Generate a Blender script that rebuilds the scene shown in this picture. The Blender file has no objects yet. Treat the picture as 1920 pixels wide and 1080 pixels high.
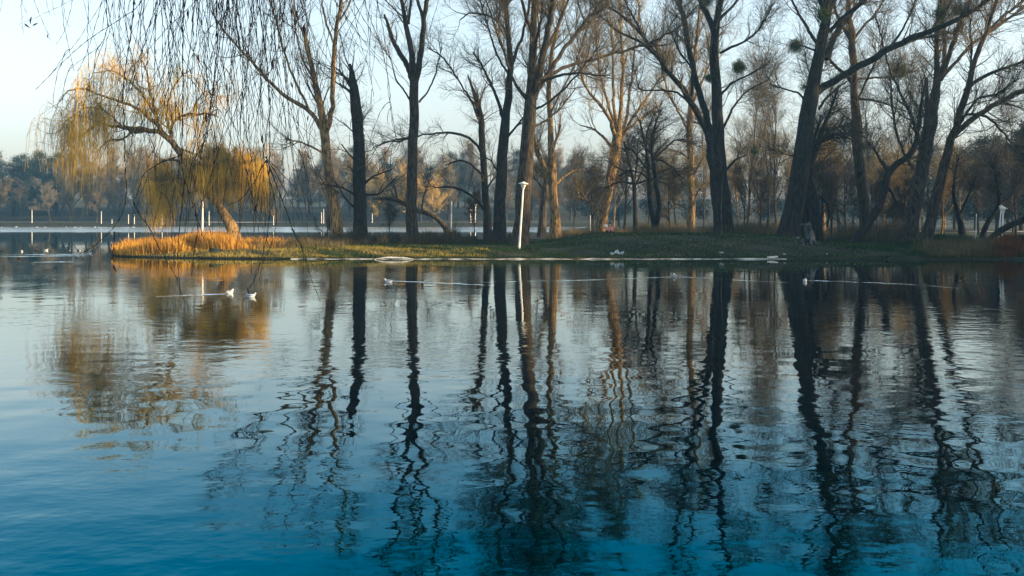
import bpy, math, random
import numpy as np

# ------------------------------------------------------------------ camera, sky, sun, exposure
F, HOR, CAMH = 1867.0, 405.0, 2.2          # focal length in px of a 1920 px wide frame, horizon row, eye height above the water
sc = bpy.context.scene
cam_d = bpy.data.cameras.new("camera")
cam = bpy.data.objects.new("camera", cam_d)
sc.collection.objects.link(cam)
cam.location = (0, 0, CAMH)
cam.rotation_euler = (math.radians(90), 0, 0)
cam_d.sensor_width = 36.0
cam_d.lens = 36.0 * F / 1920.0
cam_d.shift_y = -(540 - HOR) / 1920.0
cam_d.clip_end = 4000
cam_d.clip_start = 0.1
sc.camera = cam

SUN_EL, SUN_AZ = 15.0, 100.0                # azimuth clockwise from the view direction (+Y)
world = bpy.data.worlds.new("World")
sc.world = world
world.use_nodes = True
wn, wl = world.node_tree.nodes, world.node_tree.links
wn.clear()
w_out = wn.new("ShaderNodeOutputWorld")
w_bg = wn.new("ShaderNodeBackground")
sky = wn.new("ShaderNodeTexSky")
sky.sky_type = 'NISHITA'
sky.sun_disc = False
sky.sun_elevation = math.radians(SUN_EL)
sky.sun_rotation = math.radians(SUN_AZ)
sky.air_density = 1.0
sky.dust_density = 2.6
sky.ozone_density = 3.0
w_bg.inputs["Strength"].default_value = 0.15
hsv = wn.new("ShaderNodeHueSaturation")
hsv.inputs["Saturation"].default_value = 0.52
wl.new(sky.outputs[0], hsv.inputs["Color"])
wmx = wn.new("ShaderNodeMix")               # the air's overall tone: a little warmer and greener than pure blue
wmx.data_type = 'RGBA'; wmx.blend_type = 'MULTIPLY'; wmx.inputs["Factor"].default_value = 1.0
w_tc = wn.new("ShaderNodeTexCoord"); w_sep = wn.new("ShaderNodeSeparateXYZ"); w_gr = wn.new("ShaderNodeValToRGB")
wl.new(w_tc.outputs["Generated"], w_sep.inputs[0]); wl.new(w_sep.outputs["Z"], w_gr.inputs[0])
w_gr.color_ramp.elements[0].position = 0.0; w_gr.color_ramp.elements[0].color = (1.24, 1.04, .90, 1)
w_gr.color_ramp.elements[1].position = 0.17; w_gr.color_ramp.elements[1].color = (.95, .98, .91, 1)
e_ = w_gr.color_ramp.elements.new(.5); e_.color = (.85, .96, 1.0, 1)
wl.new(w_gr.outputs[0], wmx.inputs["B"])
wl.new(hsv.outputs[0], wmx.inputs["A"])
wl.new(wmx.outputs["Result"], w_bg.inputs["Color"])
wl.new(w_bg.outputs[0], w_out.inputs["Surface"])

sun_d = bpy.data.lights.new("sun", 'SUN')
sun_d.energy = 4.6
sun_d.angle = math.radians(0.6)
sun_d.color = (1.0, 0.64, 0.28)
sun = bpy.data.objects.new("sun", sun_d)
sc.collection.objects.link(sun)
_e, _a = math.radians(SUN_EL), math.radians(SUN_AZ)
_dir = (math.sin(_a) * math.cos(_e), math.cos(_a) * math.cos(_e), math.sin(_e))
sun.rotation_euler = (math.radians(90) - _e, 0, math.pi - _a)   # lamp -Z points away from the sun
sun.location = (60, 0, 60)

sc.view_settings.view_transform = 'Standard'
sc.view_settings.look = 'None'
sc.view_settings.exposure = 1.45
sc.view_settings.gamma = 1.0
sc.cycles.max_bounces = 6
sc.cycles.diffuse_bounces = 2
sc.cycles.glossy_bounces = 3
sc.cycles.transparent_max_bounces = 4
sc.cycles.volume_bounces = 0

rng = np.random.default_rng(7)
random.seed(7)
COL = sc.collection


def at(px, py, D):
    return np.array([(px - 960.0) / F * D, D, CAMH - (py - HOR) / F * D])


# ------------------------------------------------------------------ materials
def mat(name, c1, c2, scale=3.0, rough=0.85, stretch=(1, 1, 1), bump=0.0, bscale=None, detail=4, mid=(0.38, 0.62), spec=0.3):
    m = bpy.data.materials.new(name)
    m.use_nodes = True
    n, l = m.node_tree.nodes, m.node_tree.links
    b = n["Principled BSDF"]
    tc = n.new("ShaderNodeTexCoord")
    mp = n.new("ShaderNodeMapping")
    mp.inputs["Scale"].default_value = stretch
    l.new(tc.outputs["Object"], mp.inputs["Vector"])
    nz = n.new("ShaderNodeTexNoise")
    nz.inputs["Scale"].default_value = scale
    nz.inputs["Detail"].default_value = detail
    l.new(mp.outputs[0], nz.inputs["Vector"])
    cr = n.new("ShaderNodeValToRGB")
    cr.color_ramp.elements[0].position, cr.color_ramp.elements[1].position = mid
    cr.color_ramp.elements[0].color = (*c1, 1)
    cr.color_ramp.elements[1].color = (*c2, 1)
    l.new(nz.outputs[0], cr.inputs[0])
    l.new(cr.outputs[0], b.inputs["Base Color"])
    b.inputs["Roughness"].default_value = rough
    b.inputs["Specular IOR Level"].default_value = spec
    if bump:
        n2 = n.new("ShaderNodeTexNoise")
        n2.inputs["Scale"].default_value = bscale or scale * 2
        n2.inputs["Detail"].default_value = 5
        l.new(mp.outputs[0], n2.inputs["Vector"])
        bp = n.new("ShaderNodeBump")
        bp.inputs["Strength"].default_value = 1.0
        bp.inputs["Distance"].default_value = bump
        l.new(n2.outputs[0], bp.inputs["Height"])
        l.new(bp.outputs[0], b.inputs["Normal"])
    return m


def tint_mat(name, c1, c2, rough=0.8):
    """colour runs from c1 to c2 by the per-vertex random value 'tint' (each blade or leaf its own)"""
    m = bpy.data.materials.new(name)
    m.use_nodes = True
    n, l = m.node_tree.nodes, m.node_tree.links
    b = n["Principled BSDF"]
    a = n.new("ShaderNodeAttribute")
    a.attribute_name = "tint"
    cr = n.new("ShaderNodeValToRGB")
    cr.color_ramp.elements[0].color = (*c1, 1)
    cr.color_ramp.elements[1].color = (*c2, 1)
    l.new(a.outputs["Fac"], cr.inputs[0])
    l.new(cr.outputs[0], b.inputs["Base Color"])
    b.inputs["Roughness"].default_value = rough
    b.inputs["Specular IOR Level"].default_value = 0.2
    return m


ST = (1, 1, 0.22)
M = {
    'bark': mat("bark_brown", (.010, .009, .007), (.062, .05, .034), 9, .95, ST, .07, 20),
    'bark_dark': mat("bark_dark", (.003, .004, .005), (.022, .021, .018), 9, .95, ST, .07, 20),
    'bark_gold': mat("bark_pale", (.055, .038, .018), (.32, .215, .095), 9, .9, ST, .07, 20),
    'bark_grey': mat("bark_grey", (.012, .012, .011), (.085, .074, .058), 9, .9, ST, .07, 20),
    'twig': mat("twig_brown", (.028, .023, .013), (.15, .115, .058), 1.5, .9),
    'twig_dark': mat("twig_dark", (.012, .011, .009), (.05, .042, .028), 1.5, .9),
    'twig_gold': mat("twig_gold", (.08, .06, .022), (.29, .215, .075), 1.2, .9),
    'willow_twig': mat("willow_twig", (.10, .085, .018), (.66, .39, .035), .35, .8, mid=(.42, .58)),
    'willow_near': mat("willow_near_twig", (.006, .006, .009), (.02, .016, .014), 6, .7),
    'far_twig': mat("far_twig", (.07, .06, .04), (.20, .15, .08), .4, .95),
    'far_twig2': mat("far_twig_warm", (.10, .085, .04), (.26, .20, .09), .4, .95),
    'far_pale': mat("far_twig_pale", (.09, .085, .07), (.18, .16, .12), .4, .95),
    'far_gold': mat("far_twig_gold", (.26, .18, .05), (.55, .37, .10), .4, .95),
    'evergreen': mat("evergreen", (.006, .020, .018), (.016, .042, .034), .8, .9),
    'mistletoe': mat("mistletoe", (.012, .035, .008), (.09, .13, .02), 6, .7),
    'white': mat("white_paint", (.62, .62, .58), (.82, .82, .78), 3, .5),
    'lampglass': mat("lamp_glass", (.55, .55, .48), (.66, .66, .58), 3, .35),
    'concrete': mat("concrete_kerb", (.06, .065, .05), (.58, .57, .52), 1.4, .9, bump=.01),
    'path': mat("pale_path", (.36, .34, .30), (.50, .47, .42), 1, .9),
    'plastic': mat("white_plastic", (.28, .32, .36), (.52, .57, .60), 8, .4),
    'wood_pale': mat("driftwood", (.35, .33, .29), (.70, .68, .62), 7, .8, (0.3, 1, 1), .01),
    'stump': mat("stump_wood", (.008, .012, .015), (.07, .085, .09), 5, .9, (1, 1, .3), .05),
    'gull_white': mat("gull_white", (.36, .40, .46), (.50, .53, .56), 9, .7),
    'gull_grey': mat("gull_grey", (.16, .21, .28), (.26, .32, .40), 9, .7),
    'black': mat("black_feather", (.008, .008, .010), (.03, .03, .035), 9, .6),
    'beak': mat("beak_red", (.20, .03, .015), (.26, .05, .02), 9, .5),
    'duck_brown': mat("duck_brown", (.03, .022, .016), (.12, .085, .05), 12, .7),
    'duck_flank': mat("duck_flank", (.45, .44, .42), (.68, .66, .62), 9, .7),
    'skin': mat("skin", (.42, .24, .17), (.52, .30, .21), 3, .6),
    'coat': mat("pink_coat", (.62, .20, .15), (.82, .34, .26), 5, .8),
    'trousers': mat("dark_trousers", (.015, .015, .02), (.03, .03, .04), 5, .9),
    'cap': mat("white_cap", (.62, .62, .62), (.80, .80, .80), 5, .8),
    'grass': tint_mat("grass_blades", (.003, .014, .003), (.022, .068, .010)),  # shaded copy: the bank's shade is put into the dark green
    'grass_sun': tint_mat("grass_sunlit", (.09, .09, .02), (.42, .32, .07)),  # lit copy of the grass: sunlight put into its yellow
    'reed': tint_mat("reed_gold", (.10, .05, .012), (.85, .45, .06)),
    'reed_red': tint_mat("reed_red", (.03, .012, .006), (.20, .07, .02)),
    'brush': tint_mat("dead_brush", (.03, .028, .012), (.16, .13, .06)),
    'brush_dark': tint_mat("dark_brush", (.008, .009, .007), (.05, .045, .025)),
    'leaves': tint_mat("fallen_leaves", (.05, .03, .015), (.42, .34, .25)),
}


# ------------------------------------------------------------------ mesh helpers
def tag(o, label=None, cat=None, group=None, kind=None):
    if label: o["label"] = label
    if cat: o["category"] = cat
    if group: o["group"] = group
    if kind: o["kind"] = kind
    return o


def raw_mesh(name, V, Q, T=None, smooth=True, tint=None):
    me = bpy.data.meshes.new(name)
    V = np.asarray(V, dtype=np.float32)
    nq = 0 if Q is None else len(Q)
    nt = 0 if T is None else len(T)
    me.vertices.add(len(V))
    me.vertices.foreach_set("co", V.ravel())
    loops = []
    if nq: loops.append(np.asarray(Q, dtype=np.int32).ravel())
    if nt: loops.append(np.asarray(T, dtype=np.int32).ravel())
    loops = np.concatenate(loops)
    me.loops.add(len(loops))
    me.loops.foreach_set("vertex_index", loops)
    starts = np.concatenate([np.arange(nq) * 4, nq * 4 + np.arange(nt) * 3]).astype(np.int32)
    me.polygons.add(nq + nt)
    me.polygons.foreach_set("loop_start", starts)
    me.update(calc_edges=True)
    me.polygons.foreach_set("use_smooth", np.full(nq + nt, smooth, dtype=bool))
    if tint is not None:
        at_ = me.attributes.new("tint", 'FLOAT', 'POINT')
        at_.data.foreach_set("value", np.asarray(tint, dtype=np.float32))
    me.validate()
    return me


def link(name, me, m=None, parent=None, loc=None):
    o = bpy.data.objects.new(name, me)
    COL.objects.link(o)
    if m is not None: me.materials.append(m)
    if parent is not None: o.parent = parent
    if loc is not None: o.location = loc
    return o


def empty(name, loc):
    o = bpy.data.objects.new(name, None)
    COL.objects.link(o)
    o.location = loc
    return o


def norm(a):
    return a / np.maximum(np.linalg.norm(a, axis=-1, keepdims=True), 1e-9)


class Geo:
    """collects tubes, boxes and lofts that become one mesh"""
    def __init__(s):
        s.V, s.Q, s.T, s.n = [], [], [], 0

    def add(s, V, Q=None, T=None):
        V = np.asarray(V, dtype=float).reshape(-1, 3)
        s.V.append(V)
        if Q is not None and len(Q): s.Q.append(np.asarray(Q) + s.n)
        if T is not None and len(T): s.T.append(np.asarray(T) + s.n)
        s.n += len(V)

    def tubes(s, P, R, S=3, rough=0.0):
        P = np.asarray(P, dtype=float); R = np.asarray(R, dtype=float)
        if P.ndim == 2: P, R = P[None], R[None]
        N, K, _ = P.shape
        if N == 0: return
        t = np.empty_like(P)
        t[:, 1:-1] = P[:, 2:] - P[:, :-2]
        t[:, 0] = P[:, 1] - P[:, 0]
        t[:, -1] = P[:, -1] - P[:, -2]
        t = norm(t)
        mt = np.abs(norm(P[:, -1] - P[:, 0]))
        ref = np.eye(3)[np.argmin(mt, axis=1)][:, None, :]
        u = norm(np.cross(t, np.broadcast_to(ref, t.shape)))
        v = np.cross(t, u)
        a = np.arange(S) / S * 2 * math.pi
        rr = R[:, :, None] * np.ones(S)
        if rough:
            ph = rng.uniform(0, 6.28, (N, 1, 1))
            rr = rr * (1 + rough * np.sin(a * 3 + ph + 2 * np.arange(K)[None, :, None] * .21) + rough * .8 * rng.normal(size=rr.shape))
        ring = P[:, :, None, :] + rr[..., None] * (u[:, :, None, :] * np.cos(a)[None, None, :, None] + v[:, :, None, :] * np.sin(a)[None, None, :, None])
        base = (np.arange(N) * K * S)[:, None, None] + (np.arange(K - 1) * S)[None, :, None]
        i = np.arange(S)[None, None, :]
        j = (np.arange(S) + 1) % S
        j = j[None, None, :]
        q = np.stack([base + i, base + j, base + S + j, base + S + i], -1).reshape(-1, 4)
        s.add(ring.reshape(-1, 3), q)
        if S > 5:                           # end caps
            c0 = (np.arange(N) * K * S)
            for st in (c0, c0 + (K - 1) * S):
                T = np.stack([np.stack([st, st + k, st + k + 1], -1) for k in range(1, S - 1)], 1).reshape(-1, 3)
                s.T.append(T + (s.n - len(ring.reshape(-1, 3))))

    def box(s, x0, x1, y0, y1, z0, z1):
        V = [(x, y, z) for z in (z0, z1) for y in (y0, y1) for x in (x0, x1)]
        Q = [(0, 2, 3, 1), (4, 5, 7, 6), (0, 1, 5, 4), (2, 6, 7, 3), (0, 4, 6, 2), (1, 3, 7, 5)]
        s.add(V, Q)

    def ell(s, c, r, nu=14, nv=9):
        th = np.linspace(0, math.pi, nv)
        ph = np.arange(nu) / nu * 2 * math.pi
        V = np.stack([np.outer(np.sin(th), np.cos(ph)), np.outer(np.sin(th), np.sin(ph)), np.outer(np.cos(th), np.ones(nu))], -1) * np.array(r) + np.array(c)
        Q = [(i * nu + j, i * nu + (j + 1) % nu, (i + 1) * nu + (j + 1) % nu, (i + 1) * nu + j) for i in range(nv - 1) for j in range(nu)]
        s.add(V.reshape(-1, 3), Q)

    def build(s, name, m, parent=None, loc=None, smooth=True, tint=None):
        V = np.concatenate(s.V)
        if loc is not None: pass
        return link(name, raw_mesh(name, V, np.concatenate(s.Q) if s.Q else None, np.concatenate(s.T) if s.T else None, smooth, tint), m, parent, loc)


def resample(pts, rad, Mn, wig=0.0):
    pts = np.asarray(pts, float); rad = np.asarray(rad, float)
    d = np.r_[0, np.cumsum(np.linalg.norm(np.diff(pts, axis=0), axis=1))]
    t = np.linspace(0, d[-1], 60)
    q = np.stack([np.interp(t, d, pts[:, k]) for k in range(3)], 1)
    k = np.ones(9) / 9
    qp = np.pad(q, ((4, 4), (0, 0)), mode='edge')
    qs = np.stack([np.convolve(qp[:, c], k, 'valid') for c in range(3)], 1)
    qs[0], qs[-1] = q[0], q[-1]
    r = np.interp(t, d, rad)
    t2 = np.linspace(0, 59, Mn)
    P = np.stack([np.interp(t2, np.arange(60), qs[:, c]) for c in range(3)], 1)
    R = np.interp(t2, np.arange(60), r)
    if wig:
        w = rng.normal(size=P.shape) * wig * d[-1] / Mn
        w[0] = 0
        P = P + w
    return P, R


def grow(P, R, n, length, ang=(35, 70), trange=(0.15, 1.0), K=4, wig=0.15, up=0.1, rfac=0.55, rmax=0.05, rmin=0.006, tip=0.004, lenvar=0.35, shrink=0.4, flat=1.0):
    """n children per parent polyline; returns their polylines and radii"""
    N, Mn, _ = P.shape
    L = np.linalg.norm(np.diff(P, axis=1), axis=2).sum(1)
    w = L / L.sum()
    tot = int(n * N)
    idx = rng.choice(N, tot, p=w)
    t = rng.uniform(trange[0], trange[1], tot)
    f = t * (Mn - 1)
    i0 = np.minimum(f.astype(int), Mn - 2)
    fr = (f - i0)[:, None]
    p = P[idx, i0] * (1 - fr) + P[idx, i0 + 1] * fr
    tg = norm(P[idx, i0 + 1] - P[idx, i0])
    pr = R[idx, i0] * (1 - fr[:, 0]) + R[idx, i0 + 1] * fr[:, 0]
    rnd = rng.normal(size=(tot, 3))
    rnd[:, 1] *= flat
    side = norm(np.cross(tg, rnd))
    a = np.radians(rng.uniform(ang[0], ang[1], tot))[:, None]
    d = tg * np.cos(a) + side * np.sin(a)
    ln = length * (1 + lenvar * rng.normal(size=tot)).clip(.3, 2) * (1 - shrink * t)
    step = (ln / K)[:, None]
    C = np.empty((tot, K + 1, 3))
    C[:, 0] = p
    upv = np.array([0, 0, 1.0])
    for k in range(K):
        d = norm(d + wig * rng.normal(size=(tot, 3)) + up * upv)
        C[:, k + 1] = C[:, k] + d * step
    r0 = np.clip(pr * rfac, rmin, rmax)
    s = np.linspace(0, 1, K + 1)[None]
    RR = r0[:, None] * (1 - s) + tip * s
    return C, RR


# ------------------------------------------------------------------ terrain
def seg_dist(X, Y, poly, closed=True):
    d = np.full(X.shape, 1e9)
    inside = np.zeros(X.shape, bool)
    n = len(poly)
    for i in range(n if closed else n - 1):
        x0, y0 = poly[i]; x1, y1 = poly[(i + 1) % n]
        dx, dy = x1 - x0, y1 - y0
        t = np.clip(((X - x0) * dx + (Y - y0) * dy) / (dx * dx + dy * dy + 1e-12), 0, 1)
        d = np.minimum(d, np.hypot(X - x0 - t * dx, Y - y0 - t * dy))
        if closed:
            c = ((y0 > Y) != (y1 > Y)) & (X < (x1 - x0) * (Y - y0) / (y1 - y0 + 1e-12) + x0)
            inside ^= c
    return d, inside


def gx(px, D): return (px - 960.0) / F * D


FRONT = [(gx(208, 55.5), 55.5), (gx(225, 54.0), 54.0), (gx(300, 52.6), 52.6), (gx(400, 51.4), 51.4), (gx(540, 50.8), 50.8), (gx(800, 50.7), 50.7),
         (gx(1000, 50.7), 50.7), (gx(1200, 50.7), 50.7), (gx(1460, 50.9), 50.9), (gx(1580, 51.3), 51.3), (gx(1680, 50.2), 50.2),
         (gx(1760, 50.6), 50.6), (gx(1900, 50.4), 50.4), (32, 49), (44, 44), (50, 30), (46, 12)]
BACK = [(70, 190), (200, 204), (gx(1150, 204), 204), (gx(1085, 170), 170), (gx(1065, 130), 130), (gx(1040, 104), 104), (gx(960, 96), 96), (gx(860, 90), 90),
        (gx(760, 84), 84), (gx(640, 78), 78), (gx(560, 70), 70), (gx(490, 66), 66), (gx(400, 62.5), 62.5), (gx(300, 60.5), 60.5), (gx(230, 58.5), 58.5), (gx(210, 57.2), 57.2)]
LAND = FRONT + [(60, -30), (400, -60), (400, 190)] + BACK


def vnoise(X, Y, s, seed=0):
    return (np.sin(X * s * 1.3 + seed) * np.cos(Y * s * 1.7 + seed * 2.1) + np.sin(X * s * 2.9 + Y * s * 2.1 + seed * 3.3) * .5) / 1.5


def sst(x): x = np.clip(x, 0, 1); return x * x * (3 - 2 * x)


def ground_h(X, Y):
    X = np.asarray(X, float); Y = np.asarray(Y, float)
    d1, i1 = seg_dist(X, Y, LAND)
    wob = 0.15 * vnoise(X, Y, 1.1, 2)
    s1 = np.where(i1, d1, -d1) + wob * .5
    s2 = Y - 203 + 2 * vnoise(X, Y, .03, 1)
    s3 = 2.6 - Y + .2 * vnoise(X, Y, .7, 4)
    h = np.full(X.shape, -1.3)
    land = 0.10 + 0.30 * sst(s1 / 2.5) + .08 * vnoise(X, Y, .35, 5) * sst(s1 / 4)
    # grassy rise between the big trees
    mx = sst((X - gx(985, 58)) / 6) * sst((gx(1600, 58) - X) / 5)
    my = sst((Y - 51.2) / 7) * sst((76 - Y) / 10)
    land = land + .62 * mx * my
    h = np.where(s1 > 0, land, np.maximum(-1.3, s1 * .8 - .12))
    far = .35 + .5 * sst(s2 / 2) + 3.6 * sst((s2 - 6) / 44) + 4 * sst((s2 - 50) / 120)
    near = .05 + .45 * sst(s3 / 3)
    h = np.where(s2 > 0, np.maximum(far * 1.0, 0), h)
    h = np.where(s3 > 0, near, h)
    return h


def gz(x, y): return float(ground_h(np.array([x]), np.array([y]))[0])


xs = np.r_[np.arange(-300, -60, 40), np.arange(-60, -24, 2), np.arange(-24, 40, .45), np.arange(40, 100, 3), np.arange(100, 301, 40)]
ys = np.r_[np.arange(-50, -10, 10), np.arange(-10, 6, .8), np.arange(6, 48, 4), np.arange(48, 66, .3), np.arange(66, 112, 1.0), np.arange(112, 198, 5), np.arange(198, 250, 1.5), np.arange(250, 451, 20)]
X, Y = np.meshgrid(xs, ys)
Z = ground_h(X, Y)
nx, ny = len(xs), len(ys)
ii = (np.arange(ny - 1)[:, None] * nx + np.arange(nx - 1)[None]).ravel()
gq = np.stack([ii, ii + 1, ii + nx + 1, ii + nx], 1)
m_g = mat("ground_grass", (.006, .010, .004), (.024, .030, .010), .9, .95, bump=.05, bscale=9)
_n, _l = m_g.node_tree.nodes, m_g.node_tree.links
_b = _n["Principled BSDF"]; _old = _b.inputs["Base Color"].links[0].from_socket
_tc = _n.new("ShaderNodeTexCoord"); _nz = _n.new("ShaderNodeTexNoise"); _nz.inputs["Scale"].default_value = .55; _nz.inputs["Detail"].default_value = 6
_l.new(_tc.outputs["Object"], _nz.inputs["Vector"])
_cr = _n.new("ShaderNodeValToRGB"); _cr.color_ramp.elements[0].position = .46; _cr.color_ramp.elements[1].position = .56
_l.new(_nz.outputs[0], _cr.inputs[0])
_mx = _n.new("ShaderNodeMix"); _mx.data_type = 'RGBA'; _mx.inputs["B"].default_value = (.020, .022, .012, 1)
_l.new(_cr.outputs[0], _mx.inputs["Factor"]); _l.new(_old, _mx.inputs["A"]); _l.new(_mx.outputs["Result"], _b.inputs["Base Color"])
g = link("ground", raw_mesh("ground", np.stack([X, Y, Z], -1).reshape(-1, 3), gq), m_g)
tag(g, kind="structure")

# ------------------------------------------------------------------ water
m_w = bpy.data.materials.new("water")
m_w.use_nodes = True
n, l = m_w.node_tree.nodes, m_w.node_tree.links
n.remove(n["Principled BSDF"])
w_o = n["Material Output"]
w_fr = n.new("ShaderNodeFresnel"); w_fr.inputs["IOR"].default_value = 1.68
w_di = n.new("ShaderNodeBsdfDiffuse"); w_di.inputs["Color"].default_value = (.0, .0012, .003, 1)
w_gl = n.new("ShaderNodeBsdfGlossy"); w_gl.inputs["Roughness"].default_value = .0
w_cr = n.new("ShaderNodeValToRGB")          # blue of the higher sky painted into the steeper reflections
w_cr.color_ramp.elements[0].position = .22; w_cr.color_ramp.elements[0].color = (.0, .60, .90, 1)
w_cr.color_ramp.elements[1].position = .46; w_cr.color_ramp.elements[1].color = (.96, 1.0, .97, 1)
l.new(w_fr.outputs[0], w_cr.inputs[0]); l.new(w_cr.outputs[0], w_gl.inputs["Color"])
w_mx = n.new("ShaderNodeMixShader")
l.new(w_fr.outputs[0], w_mx.inputs[0]); l.new(w_di.outputs[0], w_mx.inputs[1]); l.new(w_gl.outputs[0], w_mx.inputs[2])
l.new(w_mx.outputs[0], w_o.inputs["Surface"])
tc = n.new("ShaderNodeTexCoord")
def wnoise(scale, detail, sx=1, sy=1, loc=0, rot=0):
    mp = n.new("ShaderNodeMapping")
    mp.inputs["Scale"].default_value = (sx, sy, 1)
    mp.inputs["Location"].default_value = (loc, loc * .7, loc * .3)
    mp.inputs["Rotation"].default_value = (0, 0, rot)
    l.new(tc.outputs["Object"], mp.inputs["Vector"])
    z = n.new("ShaderNodeTexNoise")
    z.inputs["Scale"].default_value = scale
    z.inputs["Detail"].default_value = detail
    z.inputs["Roughness"].default_value = .45
    l.new(mp.outputs[0], z.inputs["Vector"])
    return z.outputs[0]
def math_(op, a, b_=None, clamp=False):
    k = n.new("ShaderNodeMath"); k.operation = op; k.use_clamp = clamp
    for i, v in enumerate((a, b_)):
        if v is None: continue
        if isinstance(v, (int, float)): k.inputs[i].default_value = v
        else: l.new(v, k.inputs[i])
    return k.outputs[0]
def ramp(v, a, b_, lo=0.0, hi=1.0):
    k = n.new("ShaderNodeMapRange"); k.interpolation_type = 'SMOOTHSTEP'
    k.inputs["From Min"].default_value = a; k.inputs["From Max"].default_value = b_
    k.inputs["To Min"].default_value = lo; k.inputs["To Max"].default_value = hi
    l.new(v, k.inputs["Value"])
    return k.outputs[0]
sep = n.new("ShaderNodeSeparateXYZ"); l.new(tc.outputs["Object"], sep.inputs[0])
broad = math_('MULTIPLY', wnoise(1.1, 1, 1, 1.15, 3), .018)
midw = math_('MULTIPLY', wnoise(3.2, 2, 1, 1.3, 11, .3), .0045)
fine = math_('MULTIPLY', wnoise(9, 2, 1, 1.4, 17, -.2), .0008)
patch = ramp(wnoise(.09, 2, 1, 1.8, 5), .40, .62, .12, 1.25)
calm = ramp(sep.outputs["Y"], 44, 51, 1.0, .18)          # sheltered strip in the lee of the bank
farrough = ramp(sep.outputs["Y"], 128, 142, 0.0, 1.0)    # wind on the open lake behind
h1 = math_('ADD', math_('MULTIPLY', broad, ramp(sep.outputs["Y"], 5, 22, 1.0, .22)), math_('MULTIPLY', math_('ADD', midw, fine), patch))
h1 = math_('MULTIPLY', h1, calm)
h2 = math_('MULTIPLY', wnoise(1.6, 3, 1, 1.2, 23), math_('MULTIPLY', farrough, .10))
hh = math_('ADD', h1, h2)
w_ro = math_('MULTIPLY', farrough, .24); l.new(w_ro, w_gl.inputs["Roughness"])
bp = n.new("ShaderNodeBump"); bp.inputs["Strength"].default_value = 1; bp.inputs["Distance"].default_value = 1
l.new(hh, bp.inputs["Height"])
for q_ in (w_gl, w_fr): l.new(bp.outputs[0], q_.inputs["Normal"])
wg = Geo()
wg.add([(-299, 1, 0), (299, 1, 0), (299, 215, 0), (-299, 215, 0)], [(0, 1, 2, 3)])
water = wg.build("water", m_w, smooth=False)
tag(water, kind="structure")

# ------------------------------------------------------------------ traced trees of the spit
def traced_limbs(D, limbs, Mn=22, seed=0, wig=.12):
    r_ = np.random.default_rng(seed)
    out = []
    for li, lm in enumerate(limbs):
        pts = np.array([at(p[0], p[1], D) for p in lm])
        rad = np.array([p[2] * .5 * D / F for p in lm])
        d = np.r_[0, np.cumsum(np.linalg.norm(np.diff(pts, axis=0), axis=1))]
        drift = 0.0 if li == 0 else r_.choice([-1, 1]) * r_.uniform(.15, .5)
        # the same picture position at another depth: move along the sight line
        for k in range(len(pts)):
            Y_ = D + drift * d[k]
            pts[k] = at(lm[k][0], lm[k][1], Y_)
            rad[k] *= Y_ / D
        if li == 0:
            pts[0, 2] = gz(pts[0, 0], pts[0, 1]) - .25
            rad[0] *= 1.12
        out.append((pts, rad, d[-1]))
    return out


def traced_tree(name, label, D, limbs, bark='bark', twig='twig', n1=26, len1=2.6, n2=9, len2=1.15, n3=6, len3=.7, up=.12, ang=(25, 65), seed=0, cat="tree",
                low=0.22, tipsize=.006, group=None, main=1, spread=1.0):
    L = traced_limbs(D, limbs, seed=seed)
    root = empty(name, (L[0][0][0][0], D, gz(L[0][0][0][0], D)))
    off = np.array(root.location)
    g = Geo()
    PP, RR, ml = [], [], []
    for k, (p, r, ln) in enumerate(L):
        P, R = resample(p - off, r, 24, .035 if k == 0 else .07)
        g.tubes(P[None], R[None], 9 if r[0] < .12 else 14, rough=.04 if r[0] > .12 else .02)
        PP.append(P); RR.append(R); ml.append(ln)
    g.build("trunk", M[bark], root)
    P = np.array(PP); R = np.array(RR)
    g2 = Geo()
    # higher on the trunks only
    P1, R1 = grow(P, R, n1 / len(PP) * len(PP) ** .75, len1, ang, (low, .98), 6, .13, up, .5, .045, .012, .007, shrink=.35, flat=spread)
    P1b, R1b = grow(P, R, 3, len1 * 1.5, (20, 50), (.55, 1.0), 8, .10, up, .6, .06, .018, .008, shrink=.2)
    g2.tubes(P1, R1, 4); g2.tubes(P1b, R1b, 4)
    P2, R2 = grow(P1, R1, n2, len2, (25, 60), (.15, 1), 5, .16, up * .8, .6, .014, .007, tipsize, shrink=.3)
    P2b, R2b = grow(P1b, R1b, n2 * 1.6, len2, (25, 60), (.15, 1), 5, .16, up * .8, .6, .014, .007, tipsize, shrink=.3)
    P2 = np.concatenate([P2, P2b]); R2 = np.concatenate([R2, R2b])
    g2.tubes(P2, R2, 3)
    if n3:
        P3, R3 = grow(P2, R2, n3 * .5, len3, (25, 60), (.2, 1), 3, .18, up * .6, .6, .007, tipsize, tipsize * .8, shrink=.3)
        g2.tubes(P3, R3, 3)
    g2.build("crown", M[twig], root)
    tag(root, label, cat, group)
    return root


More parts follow.
